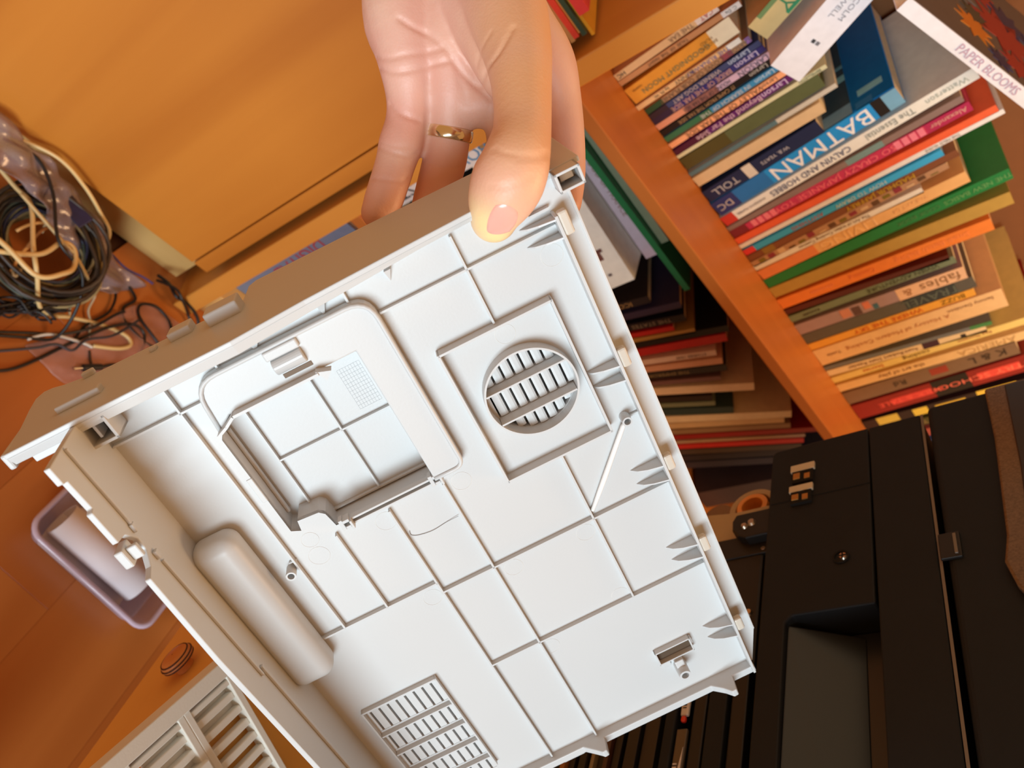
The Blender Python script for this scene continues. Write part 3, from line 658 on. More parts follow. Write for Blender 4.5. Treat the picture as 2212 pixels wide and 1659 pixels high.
bm = bmesh.new(); add_cyl(bm, L(53.2, 103.6, 0), (0, 0, 1), .0031, .0085, 28, r2=.0029, inner=.0018)
obj('clip_tube', bm, m_panel, pan)
ub('clip_web', 51.2, 55.6, 96.8, 103, 0, 5.0, bevel=.0006); ub('clip_foot', 45.4, 49.6, 96.8, 101.4, 0, 1.2); ub('clip_web', 62.6, 63.4, 88.6, 92.5, 0, 2.4)
# ejector marks
m_mark = mat('mark_plastic', (222, 219, 214), .5)
for (u, v, r) in ((78.1, -114.9, 4.3), (-59.2, -43.3, 4.4), (-58.4, -52, 3.6), (-28, -44, 4.4), (7.0, -45.2, 4.2), (7.4, 6.2, 4.2), (42.2, 6.4, 4.2), (43, 47.5, 4.2), (-29.7, 1.5, 4.2), (3.5, 57, 4.2), (49.9, -95, 4)):
    bm = bmesh.new()
    add_tube(bm, [L(u + r * math.cos(a * math.pi / 18), v + r * math.sin(a * math.pi / 18), .02) for a in range(36)], .00008, 5, closed=True)
    obj('moulding_mark', bm, m_mark, pan)
# a loose hair lying on the cover
bm = bmesh.new()
hp = catmull([(-22.1, -34.8, .3), (-22.4, -32.5, .25), (-19.8, -30.9, .25), (-13.8, -29.9, .3), (-7.0, -30.6, .3), (-1.4, -31.1, .9)], 6)
add_tube(bm, [PM @ L(*p) for p in hp], .00010, 5)
tag(obj('hair_strand', bm, mat('hair', (120, 112, 108), .5)), 'fine curved grey hair lying on the pale plastic cover', 'hair')

# ================================================================== HAND
def ell(bm, P, rads, seg=20, k=5):
    """tapered tube with rounded ends through the joints"""
    pts = catmull([tuple(p) + (r,) for p, r in zip(P, rads)], k)
    c = [Vector(p[:3]) for p in pts]; r = [max(p[3], .001) for p in pts]
    # rounded ends
    def capend(c0, c1, r0):
        d = (c0 - c1).normalized(); return [(c0 + d * r0 * s, r0 * math.sqrt(max(0, 1 - s * s))) for s in (.35, .65, .85, .96, .995)]
    st = capend(c[0], c[1], r[0]); en = capend(c[-1], c[-2], r[-1])
    cc = [s[0] for s in reversed(st)] + c + [s[0] for s in en]
    rr = [s[1] for s in reversed(st)] + r + [s[1] for s in en]
    return add_tube(bm, cc, rr, seg)
def J(*a):
    P = [W(x, y, z) for x, y, z, r in a]; rr = [r * z / FPX for x, y, z, r in a]
    return P, rr
hb_ = bmesh.new()
chains = [
 # thumb (radius in pixels at its depth)
 J((1030, -120, .338, 92), (1085, 0, .322, 92), (1115, 100, .308, 78), (1127, 190, .297, 66), (1128, 280, .288, 64), (1114, 350, .283, 76), (1096, 395, .284, 81), (1077, 440, .290, 69), (1067, 472, .2945, 53)),
 # index
 J((1060, -100, .352, 70), (1120, 40, .346, 70), (1180, 130, .346, 62), (1206, 210, .350, 50), (1220, 300, .353, 44), (1224, 380, .354, 41), (1222, 440, .352, 35)),
 # middle
 J((1010, -100, .355, 80), (1060, 80, .348, 74), (1085, 200, .349, 60), (1097, 290, .354, 48), (1090, 370, .360, 45), (1070, 440, .360, 42)),
 # ring finger
 J((950, -100, .352, 90), (965, 60, .346, 80), (975, 180, .348, 62), (973, 262, .354, 50), (969, 300, .356, 47), (960, 350, .358, 48), (946, 400, .358, 46), (930, 450, .356, 42), (915, 500, .352, 34)),
 # little finger
 J((880, -120, .350, 92), (868, 20, .344, 86), (880, 130, .344, 66), (884, 205, .347, 52), (878, 260, .349, 45), (866, 310, .349, 48), (855, 350, .349, 44), (842, 392, .348, 43), (826, 440, .347, 42), (817, 458, .346, 38)),
 # palm fill
 J((960, -420, .39, 130), (960, -300, .375, 128), (950, -180, .360, 130), (905, -60, .350, 108), (862, 40, .345, 80), (884, 120, .346, 66)),
 J((990, -300, .375, 130), (1010, -120, .352, 120), (985, 20, .349, 100), (985, 110, .349, 84), (990, 190, .350, 66)),
 J((930, 195, .351, 56), (985, 212, .351, 58), (1060, 215, .351, 58), (1150, 170, .351, 58)),
 J((1000, -60, .340, 90), (1060, 60, .330, 80), (1095, 150, .325, 66), (1110, 205, .330, 48)),
 # forearm
 J((1010, -1500, .56, 110), (990, -900, .46, 125), (970, -420, .39, 128)),
]
for P, rr in chains: ell(hb_, P, rr)
me = bpy.data.meshes.new('person'); hb_.to_mesh(me); hb_.free()
tmp = bpy.data.objects.new('tmp', me); C.objects.link(tmp)
rm = tmp.modifiers.new('r', 'REMESH'); rm.mode = 'VOXEL'; rm.voxel_size = 0.0010
sm = tmp.modifiers.new('s', 'SMOOTH'); sm.factor = .6; sm.iterations = 11
dg = bpy.context.evaluated_depsgraph_get()
hm = bpy.data.meshes.new_from_object(tmp.evaluated_get(dg))
bpy.data.objects.remove(tmp)
n = len(hm.vertices)
co = np.empty(n * 3); hm.vertices.foreach_get('co', co); co = co.reshape(-1, 3)
no = np.empty(n * 3); hm.vertices.foreach_get('normal', no); no = no.reshape(-1, 3)
bvh = BVHTree.FromPolygons([tuple(c) for c in co], [tuple(p.vertices) for p in hm.polygons])
def hit(px, py):
    d = (W(px, py, 1.0) - Vector(EYE)).normalized()
    h = bvh.ray_cast(Vector(EYE), d)
    return h
def groove(path, width, depth, kk=10):
    pts = []
    for p in catmull(path, kk):
        h = hit(p[0], p[1])
        if h[0] is not None: pts.append(h[0])
    if not pts: return
    pts = np.array([list(p) for p in pts])
    d2 = np.full(n, 1e9)
    lo_, hi_ = pts.min(0) - width * 3, pts.max(0) + width * 3
    idx = np.where(np.all((co > lo_) & (co < hi_), axis=1))[0]
    if len(idx) == 0: return
    dd = ((co[idx][:, None, :] - pts[None]) ** 2).sum(2).min(1)
    co[idx] -= no[idx] * (depth * np.exp(-dd / (2 * width ** 2)))[:, None]
mmm = .001
for path, wd, dp in [
    ([(808, 122), (840, 126), (880, 118), (925, 112), (955, 104)], 1.0, .7),
    ([(815, 146), (850, 156), (890, 152), (935, 140), (975, 130)], 1.0, .9),
    ([(862, 40), (890, 58), (930, 78), (965, 108), (985, 140), (1010, 170), (1040, 196), (1062, 214)], 1.1, 1.0),
    ([(1108, 60), (1080, 110), (1052, 150), (1040, 185)], 1.0, .8),
    ([(1060, 70), (1040, 105), (1030, 140)], 1.0, .4),
    ([(985, 140), (1000, 190), (1010, 225)], 1.6, .5),
    ([(842, 225), (870, 248), (905, 260)], 1.0, .9),
    ([(818, 318), (850, 330), (882, 338), (902, 330)], .8, .6), ([(812, 305), (850, 316), (890, 318)], .7, .3),
    ([(804, 385), (830, 388), (865, 392), (884, 386)], .8, .6),
    ([(925, 352), (955, 362), (995, 362)], .8, .4),
    ([(1068, 322), (1100, 332), (1150, 336), (1185, 330)], .9, .45), ([(1120, 345), (1160, 344), (1186, 340)], .7, .3),
    ([(1062, 215), (1064, 250), (1070, 285)], 1.2, .5),
    ([(1060, 400), (1085, 405), (1120, 398), (1150, 380)], 1.2, .3),
]: groove(path, wd * mmm * .75, dp * mmm * .75)
hm.vertices.foreach_set('co', co.ravel()); hm.update()
for p in hm.polygons: p.use_smooth = True
m_skin = bpy.data.materials.new('skin'); m_skin.use_nodes = True
nt = m_skin.node_tree; b = nt.nodes['Principled BSDF']
tc = nt.nodes.new('ShaderNodeTexCoord')
na = nt.nodes.new('ShaderNodeTexNoise'); na.inputs['Scale'].default_value = 28; na.inputs['Detail'].default_value = 4
nt.links.new(tc.outputs['Object'], na.inputs['Vector'])
rp = nt.nodes.new('ShaderNodeValToRGB')
rp.color_ramp.elements[0].position = .32; rp.color_ramp.elements[0].color = lin((220, 168, 150))
rp.color_ramp.elements[1].position = .68; rp.color_ramp.elements[1].color = lin((232, 194, 172))
nt.links.new(na.outputs['Fac'], rp.inputs['Fac'])
at = nt.nodes.new('ShaderNodeAttribute'); at.attribute_name = 'flush'
mx = nt.nodes.new('ShaderNodeMix'); mx.data_type = 'RGBA'
nt.links.new(at.outputs['Fac'], mx.inputs[0]); nt.links.new(rp.outputs['Color'], mx.inputs[6])
mx.inputs[7].default_value = lin((224, 146, 132))
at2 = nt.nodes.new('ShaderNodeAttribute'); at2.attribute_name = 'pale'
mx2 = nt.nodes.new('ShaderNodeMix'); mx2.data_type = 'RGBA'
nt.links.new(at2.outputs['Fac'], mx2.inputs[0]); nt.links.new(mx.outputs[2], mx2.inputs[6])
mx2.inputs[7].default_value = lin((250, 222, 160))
at3 = nt.nodes.new('ShaderNodeAttribute'); at3.attribute_name = 'tan'  # warm light on the thumb, put partly into the skin colour
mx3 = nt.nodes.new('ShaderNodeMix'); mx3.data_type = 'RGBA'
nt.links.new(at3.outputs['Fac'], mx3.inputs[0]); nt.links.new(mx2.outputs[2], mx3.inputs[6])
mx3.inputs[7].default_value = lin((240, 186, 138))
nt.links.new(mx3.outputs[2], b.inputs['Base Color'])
b.inputs['Roughness'].default_value = .48
b.inputs['Subsurface Weight'].default_value = .12
b.inputs['Subsurface Radius'].default_value = (1, .35, .2); b.inputs['Subsurface Scale'].default_value = .004
nb = nt.nodes.new('ShaderNodeTexVoronoi'); nb.inputs['Scale'].default_value = 900
nt.links.new(tc.outputs['Object'], nb.inputs['Vector'])
bp = nt.nodes.new('ShaderNodeBump'); bp.inputs['Strength'].default_value = .12; bp.inputs['Distance'].default_value = .0004
nt.links.new(nb.outputs['Distance'], bp.inputs['Height']); nt.links.new(bp.outputs['Normal'], b.inputs['Normal'])
# blood flush at fingertips and knuckle pads (a colour of the skin itself)
fl_ = np.zeros(n)
for (px, py, z, r, a) in ((823, 440, .345, .014, .35), (925, 430, .352, .016, .3), (1205, 450, .345, .014, .4), (1085, 390, .275, .012, .35), (930, 235, .335, .016, .35), (870, 265, .34, .01, .45)):
    c_ = np.array(W(px, py, z)); fl_ = np.maximum(fl_, a * np.exp(-((co - c_) ** 2).sum(1) / (2 * r * r)))
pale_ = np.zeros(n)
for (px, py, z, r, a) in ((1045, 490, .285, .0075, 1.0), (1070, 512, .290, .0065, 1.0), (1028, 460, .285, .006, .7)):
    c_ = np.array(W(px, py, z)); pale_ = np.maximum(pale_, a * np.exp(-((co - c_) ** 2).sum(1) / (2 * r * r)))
warm_light_ = np.zeros(n)  # mask for the warm light painted on the thumb's side
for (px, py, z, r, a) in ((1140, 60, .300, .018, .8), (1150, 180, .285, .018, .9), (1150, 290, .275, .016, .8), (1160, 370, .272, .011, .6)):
    c_ = np.array(W(px, py, z)); warm_light_ = np.maximum(warm_light_, a * np.exp(-((co - c_) ** 2).sum(1) / (2 * r * r)))
for nm_, ar_ in (('pale', pale_), ('tan', warm_light_)):
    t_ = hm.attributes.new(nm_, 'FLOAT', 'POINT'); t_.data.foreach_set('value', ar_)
att = hm.attributes.new('flush', 'FLOAT', 'POINT'); att.data.foreach_set('value', fl_)
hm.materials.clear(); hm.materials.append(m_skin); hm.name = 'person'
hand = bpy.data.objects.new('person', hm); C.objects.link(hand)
tag(hand, 'left hand with a wedding ring gripping the plastic cover from above', 'person')
bvh = BVHTree.FromPolygons([tuple(c) for c in co], [tuple(p.vertices) for p in hm.polygons])
# thumb nail follows the thumb's surface
def nail(A, B, Cc, D, nu=14, nv=14, lift=.00045):
    bm = bmesh.new(); g = []
    A, B, Cc, D = [np.array(q, float) for q in (A, B, Cc, D)]
    for i in range(nu + 1):
        row = []
        for j in range(nv + 1):
            s, t = i / nu * 2 - 1, j / nv * 2 - 1
            s2 = s * math.sqrt(1 - t * t * .42); t2 = t * math.sqrt(1 - s * s * .42)
            a_, b2 = (s2 + 1) / 2, (t2 + 1) / 2
            q = (A * (1 - a_) + B * a_) * (1 - b2) + (D * (1 - a_) + Cc * a_) * b2
            h = hit(q[0], q[1])
            if h[0] is None: row.append(None); continue
            edge = max(abs(s), abs(t)) ** 6
            row.append(bm.verts.new(h[0] + h[1] * (lift * (1 - edge) - .0002 * edge)))
        g.append(row)
    for i in range(nu):
        for j in range(nv):
            q = [g[i][j], g[i + 1][j], g[i + 1][j + 1], g[i][j + 1]]
            if all(v is not None for v in q): bm.faces.new(q)
    return bm
m_nail = mat('nail', (240, 176, 158), .22, (60, .04), sss=.1)
obj('fingernail', nail((1066, 430), (1130, 452), (1106, 508), (1040, 510)), m_nail, hand, smooth=True)
# wedding band around the ring finger
c0 = W(970.5, 288, .3555); ax = (W(960, 350, .358) - W(973, 262, .354)).normalized()
s_ = ax.cross(Vector(fwd)).normalized(); u_ = ax.cross(s_)
bm = bmesh.new(); prof = [(-.0026, .0101), (-.0022, .01055), (0, .0107), (.0022, .01055), (.0026, .0101), (.0024, .0096), (-.0024, .0096)]
rings = []
for i in range(64):
    a = 2 * math.pi * i / 64
    rings.append([bm.verts.new(c0 + ax * p[0] + (s_ * math.cos(a) + u_ * math.sin(a)) * p[1] * .96) for p in prof])
for i in range(64):
    A, B = rings[i], rings[(i + 1) % 64]
    for j in range(7): bm.faces.new((A[j], A[(j + 1) % 7], B[(j + 1) % 7], B[j]))
obj('ring', bm, m_gold, hand, smooth=True, label='plain gold wedding band')

WARM[0] = False
# ================================================================== PAPERS ON THE CABINET
def slab(name, x0, x1, y0, y1, z0, h, yaw, m, label, cat, group, **k):
    cx, cy = (x0 + x1) / 2, (y0 + y1) / 2
    o = obj(name, box(x0 - cx, x1 - cx, y0 - cy, y1 - cy, 0, h), m, None, None, **k)
    o.matrix_world = Matrix.Translation((cx, cy, z0)) @ Matrix.Rotation(math.radians(yaw), 4, 'Z')
    return tag(o, label, cat, group)
zz = 0.6043
for i, (h, c, x1, y0, yaw, lb) in enumerate([
    (.0045, (206, 150, 84), .306, .668, 0, 'tan card folder at the bottom of the pile on the cabinet'),
    (.0050, (226, 66, 44), .304, .667, 0, 'bright red folder second from the bottom of the pile'),
    (.0018, (236, 158, 70), .302, .669, 1, 'orange sheet between the red and dark green folders'),
    (.0042, (52, 74, 52), .306, .668, 0, 'dark green folder in the middle of the pile'),
    (.0030, (238, 166, 30), .310, .672, 4, 'golden yellow folder sticking out to the right'),
    (.0095, (226, 62, 58), .292, .670, -3, 'thick coral red folder near the top of the pile'),
    (.0040, (90, 84, 84), .277, .690, 3, 'charcoal sleeve with grey stripes on the coral folder'),
    (.0016, (150, 144, 140), .270, .695, 5, 'light grey sheet on the charcoal sleeve'),
    (.0030, (226, 84, 54), .262, .705, -4, 'topmost orange-red sheet of the pile')]):
    slab('folder', x1 - .21, x1 - .004, y0, y0 + .22, zz, h, yaw * .4, cmat(c, .5), lb, 'folder', None)
    zz += h + .0002

# ================================================================== LOWER SHELF OF BOOKS
WARM[0] = True
G2 = 'books leaning on the lower shelf'
low = [  # foot x, lean deg, thickness, height, colour, label, texts
 (.634, 9.5, .013, .175, (34, 26, 22), 'black leaning book with tan letters just right of the flat stack', [('ICOS', .80, .62, (190, 150, 90))]),
 (.650, 11.5, .012, .205, (52, 38, 50), 'dark plum book leaning beside the black one', []),
 (.666, 14, .013, .200, (26, 22, 24), 'black paperback with pale title letters leaning', [('THE STATES', .78, .55, (150, 136, 116))]),
 (.681, 14.6, .0085, .178, (190, 34, 30), 'short red leaning paperback', []),
 (.692, 14.8, .009, .200, (176, 128, 64), 'tan-yellow paperback leaning beside the short red one', []),
 (.704, 13.5, .012, .238, (24, 20, 18), 'tall black leaning book with a thin stripe', []),
 (.7195, 14, .015, .228, (186, 34, 32), 'tall red book leaning on the lower shelf', []),
 (.736, 17, .011, .205, (222, 180, 150), 'cream and orange spine leaning right of the tall red book', [('STORIES 1940', .84, .45, (110, 70, 56))]),
 (.750, 18.5, .0125, .206, (214, 150, 110), 'salmon spine with orange tip leaning', []),
 (.765, 18.8, .013, .205, (48, 40, 34), 'dark brown book leaning left of the big cream one', [('THE EMPEROR', .62, .5, (160, 140, 100))]),
 (.780, 21, .009, .19, (120, 80, 70), 'narrow rosewood-coloured leaning book', []),
 (.797, 23.5, .017, .225, (228, 186, 140), 'wide cream book with a pale exposed cover leaning right', []),
 (.818, 24, .012, .16, (44, 30, 22), 'very dark short leaning book', []),
 (.833, 24, .010, .158, (120, 118, 84), 'small sage leaning book', []),
 (.850, 25, .016, .175, (44, 60, 52), 'dark teal leaning book', []),
 (.873, 23.6, .016, .245, (230, 190, 140), 'large cream book leaning, its pale cover showing above the teal one', []),
 (.893, 22.4, .014, .228, (206, 160, 106), 'tan leaning book right of the large cream one', []),
 (.911, 22, .012, .230, (150, 108, 70), 'brown leaning book near the printer', []),
 (.927, 21.8, .012, .262, (150, 26, 22), 'dark crimson leaning book near the printer', []),
 (.941, 22, .007, .24, (176, 130, 90), 'narrow light-brown leaning book near the printer', []),
 (.955, 22, .012, .232, (190, 36, 28), 'vivid red leaning book near the printer', []),
 (.972, 22, .014, .222, (70, 50, 34), 'dark brown leaning book with tan letters near the printer', []),
 (.992, 21, .016, .215, (34, 28, 26), 'black leaning book partly behind the printer', []),
 (1.014, 21, .018, .215, (40, 34, 34), 'charcoal leaning book behind the printer', [])]
for (x, ln, th, H, c, lb, tx) in low:
    ln = math.radians(ln)
    book(stand(x, .722, .3003, ln, th), th, H, .17, c, lb, G2, (), tx)
book(stand(1.135, .722, .3003, math.radians(6), .05), .05, .24, .17, (60, 40, 30), 'thick brown book propping up the leaning row', G2)

# flat stack left of the leaning books: spine frame lies along the shelf
def flat(xr, y, z, th, Lg, D, yaw, col, label, texts=(), bands=(), hard=False, marks=()):
    a = math.radians(yaw)
    zd = Vector((-math.cos(a), -math.sin(a), 0))     # foot end at the right, head to the left
    xd = Vector((0, 0, 1))
    return book(posed(Vector((xr, y, z + th / 2)), xd, zd), th, Lg, D, col, label, 'books lying flat on the lower shelf', bands, texts, hard, marks=marks)
z0 = .3003
flat(.578, .688, z0, .034, .20, .14, 0, (60, 44, 34), 'dark brown book at the bottom of the flat stack')
flat(.585, .692, z0 + .0345, .030, .205, .14, 2, (206, 160, 100), 'light tan book second from the bottom of the flat stack')
flat(.570, .690, z0 + .065, .028, .19, .14, 0, (40, 34, 34), 'black book in the middle of the flat stack')
flat(.592, .700, z0 + .0935, .024, .19, .14, -4, (230, 196, 130), 'thick cream paperback under the orange-marked book')
flat(.584, .694, z0 + .118, .030, .21, .15, -6, (226, 200, 160), 'white book with orange and black marks on its spine', (), [(.0, .14, (236, 128, 52))], marks=[(-.3, .3, .30, .36, (30, 24, 22)), (-.4, .1, .16, .26, (232, 120, 50))])
flat(.594, .688, z0 + .1485, .0455, .225, .15, -13.8, (232, 206, 170), 'thick off-white hardcover with an ice cream cone on its spine, top of the flat stack',
     [('THE SWEET LIFE IN PARIS', .55, .18, (150, 110, 90), -.12)], hard=False, marks=[(-.06, .10, .17, .215, (110, 60, 44)), (-.14, .18, .215, .235, (96, 50, 38)), (-.05, .05, .07, .085, (90, 70, 60))])
flat(.618, .742, z0 + .1945, .022, .24, .15, -8, (196, 160, 150), 'dusty pink book lying on the ice cream cone hardcover', [('THE FOOD OF FRANCE', .5, .35, (150, 110, 100))])
flat(.672, .722, z0 + .2170, .008, .26, .16, -3, (24, 96, 46), 'thin green book on top of the flat stack, right under the shelf')
flat(.60, .735, z0 + .2255, .010, .24, .15, -5, (120, 116, 80), 'thin moss-coloured book wedged below the shelf')
# upright books behind the fingers
book(stand(.3605, .700, .3003, 0.01, .026), .026, .148, .15, (232, 222, 204), 'white book with blue and black letters behind the ring finger', 'books beside the bookcase upright', (),
     [('BOW', .90, .6, (70, 140, 190)), ('GO STING', .30, .6, (60, 54, 50)), ('ALLS', .62, .5, (90, 90, 90))])
# bottom compartment
book(stand(.372, .695, .0523, math.radians(-4), .040), .040, .205, .20, (112, 112, 116), 'grey box file with red lettering in the bottom compartment', None, (), [('DIGITAL', .55, .45, (170, 60, 66))])
for i, (c, th, H, lb) in enumerate([((60, 44, 30), .03, .19, 'brown book in the bottom compartment beside the grey box'), ((40, 36, 40), .035, .2, 'black book in the bottom compartment'), ((120, 90, 60), .03, .18, 'tan book in the bottom compartment')]):
    book(stand(.43 + i * .045, .70, .0523, 0, th), th, H, .18, c, lb, None)

WARM[0] = False
# books resting on top of the upright row
def lie(P0, P1, y, th, D, col, label, texts=(), bands=(), side=1, marks=()):
    """spine face in a plane y=const from foot P0 to head P1 (x,z)"""
    zd = Vector((P1[0] - P0[0], 0, P1[1] - P0[1])); Lg = zd.length
    xd = Vector((zd.z, 0, -zd.x)) * side
    return book(posed(Vector((P0[0], y, P0[1])), xd, zd), th, Lg, D, col, label, 'books laid on top of the upright row', bands, texts, marks=marks)
lie((.4655, .7315), (.375, .912), .728, .034, .15, (240, 240, 244), 'bright white hardcover with grey spaced letters slanting on top of the row',
    [('MALCOLM', .415, .15, (150, 150, 156), .16, 1.25), ('GLADWELL', .415, .15, (156, 156, 162), -.10, 1.25)], (), marks=[(-.05, .05, .178, .196, (60, 60, 64)), (.09, .19, .178, .196, (120, 120, 126))])
lie((.4215, .7250), (.375, .83), .741, .023, .12, (206, 186, 130), 'tan paperback with green letters slanting left of the white hardcover', [('TOY', .42, .6, (50, 130, 86))], (), marks=[(-.5, -.3, .1, .9, (110, 140, 90)), (.3, .45, .25, .8, (56, 140, 96))])
pb = lie((.4335, .8415), (.640, .926), .690, .0135, .20, (236, 234, 236), 'thin white book with pale pink capitals slanting across the tops, floral cover', (), (), 1)
# its title reads the other way round
for c in list(pb.children):
    if c.name.startswith('lettering'): bpy.data.objects.remove(c)
text_obj('PAPER BLOOMS', .0112, ink((196, 160, 176)), pb, frame((0, -.0003, .108), (0, 0, 1), (-1 * -1, 0, 0), (0, -1, 0)) if False else frame((0, -.0003, .106), (0, 0, 1), (-1, 0, 0), (0, -1, 0)), sx=1.0)
fl_m = [cmat(c) for c in ((150, 40, 30), (200, 120, 30), (44, 40, 80), (70, 66, 50), (110, 104, 100))]
random.seed(12)
def petal_disc(bm, c, r, npet, M):
    pts = []
    for i in range(npet * 2):
        rr = r if i % 2 == 0 else r * .55
        a = math.pi * i / npet; pts.append((c[0] + rr * math.cos(a), c[1] + rr * math.sin(a)))
    add_prism(bm, pts, lambda p: M(p, 0), lambda p: M(p, .0004))
obj('printed_cover', box(-.0070, -.0066, .0015, .199, .001, .230), cmat((84, 80, 78), .3), pb)
for i, (y, z, r, k_) in enumerate([(.05, .095, .026, 1), (.09, .150, .048, 0), (.035, .150, .026, 0), (.12, .09, .03, 4), (.13, .17, .03, 2), (.08, .105, .020, 3), (.15, .13, .03, 0), (.02, .120, .016, 2), (.06, .205, .03, 0), (.11, .21, .03, 2)]):
    for sgn in (-1,):
        bm = bmesh.new(); petal_disc(bm, (y, z), r, 9, lambda p, e: Vector((sgn * (.00705 + e), p[0], p[1])))
        obj('printed_flower', bm, fl_m[k_], pb)

# cover art that shows on the comic book (plain dark and cyan areas, no figure)
bk = [o for o in bpy.data.objects if o.get('label', '').startswith('bright blue comic book')][0]
H = POS['b17'][5 - 0 - 1] if False else POS['b17'][4]
h_ = -POS['b17'][3] / 2
for i_, (y0, y1, z0_, z1_, c) in enumerate(((.002, .165, .44, .80, (58, 78, 88)), (.002, .02, .44, .8, (126, 168, 190)), (.062, .072, .52, .80, (142, 200, 200)), (.085, .090, .52, .80, (110, 160, 168)), (.002, .165, .805, .995, (16, 110, 176)), (.020, .03, .84, .96, (150, 210, 220)), (.002, .012, .82, .9, (54, 130, 190)))):
    obj('cover_print', box(h_ - .0004 - i_ * .0001, h_ + .0002, y0, y1, z0_ * H, z1_ * H), cmat(c, .25), bk)

# ================================================================== CABLES, BAGS
random.seed(21)
def cable(name, pts, r, c, label, group='loose cables on the floor', cat='cable', rough=.4):
    pp = catmull(pts, 8)
    return tag(obj(name, add_tube(bmesh.new(), pp, r, 8), mat('cable_' + hexc(c), c, rough), smooth=True), label, cat, group)
CR, BK = (214, 186, 130), (24, 20, 20)
cable('cable', [(-.02, .64, .07), (.060, .646, .088), (.105, .648, .102), (.142, .647, .092), (.173, .645, .074), (.196, .650, .05), (.203, .640, .03), (.200, .628, .012)], .0021, CR, 'cream cable arching over the coil beside the plastic bag')
cable('cable', [(.01, .640, .075), (.090, .612, .07), (.113, .60, .075), (.135, .56, .075), (.155, .538, .065), (.178, .533, .03), (.197, .543, .012), (.216, .557, .006), (.25, .571, .006), (.276, .576, .006), (.286, .569, .006), (.276, .556, .006), (.25, .541, .006)], .0024, CR, 'cream cable sweeping across the coil and looping out on the floor')
cable('cable', [(.06, .55, .07), (.11, .535, .085), (.15, .525, .085), (.170, .545, .085), (.176, .563, .08), (.168, .582, .078), (.155, .58, .078), (.142, .55, .08), (.10, .52, .08)], .0026, CR, 'tan cable curled in a small loop on the coil')
cable('cable', [(.10, .60, .08), (.148, .583, .08), (.175, .577, .075), (.208, .575, .05)], .0019, (200, 176, 126), 'short tan cable crossing the middle of the coil')
cable('cable', [(.06, .64, .085), (.092, .637, .095), (.122, .616, .09), (.150, .575, .085), (.188, .568, .07), (.208, .548, .04), (.211, .521, .012), (.186, .506, .006), (.164, .492, .006)], .0018, BK, 'black cable running over the front of the coil')
cable('cable', [(.230, .530, .006), (.233, .558, .006), (.248, .590, .006), (.245, .617, .006), (.23, .618, .006), (.219, .600, .006)], .0016, BK, 'black cable in a wide arc right of the coil')
cable('cable', [(.250, .64, .004), (.268, .628, .004), (.261, .608, .004), (.270, .593, .004), (.306, .584, .004), (.327, .596, .004), (.320, .624, .004), (.296, .636, .004), (.276, .624, .007), (.280, .608, .007), (.308, .593, .008), (.322, .590, .004)], .0018, BK, 'black cable wound in two loops near the cabinet corner')
cable('cable', [(.277, .672, .01), (.290, .663, .02), (.303, .651, .024), (.322, .655, .02), (.342, .652, .012), (.352, .645, .004)], .0022, BK, 'black cable bent round the corner of the cabinet')
cable('cable', [(.28, .668, .006), (.296, .655, .03), (.312, .647, .028), (.33, .650, .01), (.345, .640, .004)], .0018, (34, 30, 28), 'second dark cable at the cabinet corner')
cable('cable', [(.164, .452, .003), (.181, .459, .003), (.194, .471, .003), (.209, .494, .003), (.226, .525, .004), (.242, .551, .008), (.256, .572, .010), (.277, .592, .010), (.295, .591, .006), (.302, .567, .003), (.296, .55, .003)], .0018, BK, 'long black cable running from the left edge towards the loops')
cable('cable', [(.15, .488, .003), (.192, .517, .004), (.214, .530, .008), (.238, .556, .012), (.254, .588, .012), (.262, .60, .010)], .0017, (30, 26, 26), 'black cable lying above the long one')
cable('cable', [(.165, .47, .008), (.20, .50, .01), (.215, .515, .012), (.232, .519, .012), (.239, .538, .014), (.262, .562, .014), (.28, .60, .012)], .0016, (52, 50, 58), 'dark grey thin cable under the coil')
cable('cable', [(.190, .506, .006), (.206, .524, .008), (.238, .536, .008), (.250, .539, .006)], .0018, (206, 200, 190), 'short whitish cable end on the floor')
cable('cable', [(.213, .658, .012), (.239, .651, .012), (.262, .655, .012), (.276, .657, .010)], .0014, (70, 60, 120), 'thin violet cable beside the bag')
cable('cable', [(.21, .60, .02), (.225, .598, .01), (.228, .578, .006), (.236, .565, .006), (.242, .548, .006)], .0013, (196, 186, 160), 'thin pale cable hanging down right of the coil')
cable('cable', [(.20, .60, .03), (.205, .575, .014), (.215, .555, .006)], .0013, (190, 180, 150), 'short pale cable stub at the coil edge')
cable('cable', [(.25, .535, .003), (.262, .520, .003), (.277, .532, .003), (.30, .548, .003)], .0014, (60, 48, 40), 'brown thin cable by the clear bag')
# audio plug
pg = empty('plug', Matrix.Translation((.252, .511, .0052)) @ Matrix.Rotation(math.radians(38), 4, 'Z'), 'black cylindrical plug with a silver tip lying on the clear bag', 'plug')
bm = bmesh.new(); add_cyl(bm, (0, 0, 0), (1, 0, 0), .0042, .022, 20, r2=.0036); obj('plug_body', bm, mat('plug_black', (26, 24, 24), .35), pg, bevel=.0006)
bm = bmesh.new(); add_cyl(bm, (-.010, 0, 0), (1, 0, 0), .0015, .010, 14); obj('plug_tip', bm, m_metal, pg)
bm = bmesh.new(); add_tube(bm, catmull([(.022, 0, 0), (.035, .002, 0), (.05, .0, -.001), (.065, .004, -.002)], 6), .0018, 8); obj('cord', bm, mat('cable_' + hexc(BK), BK), pg, smooth=True)
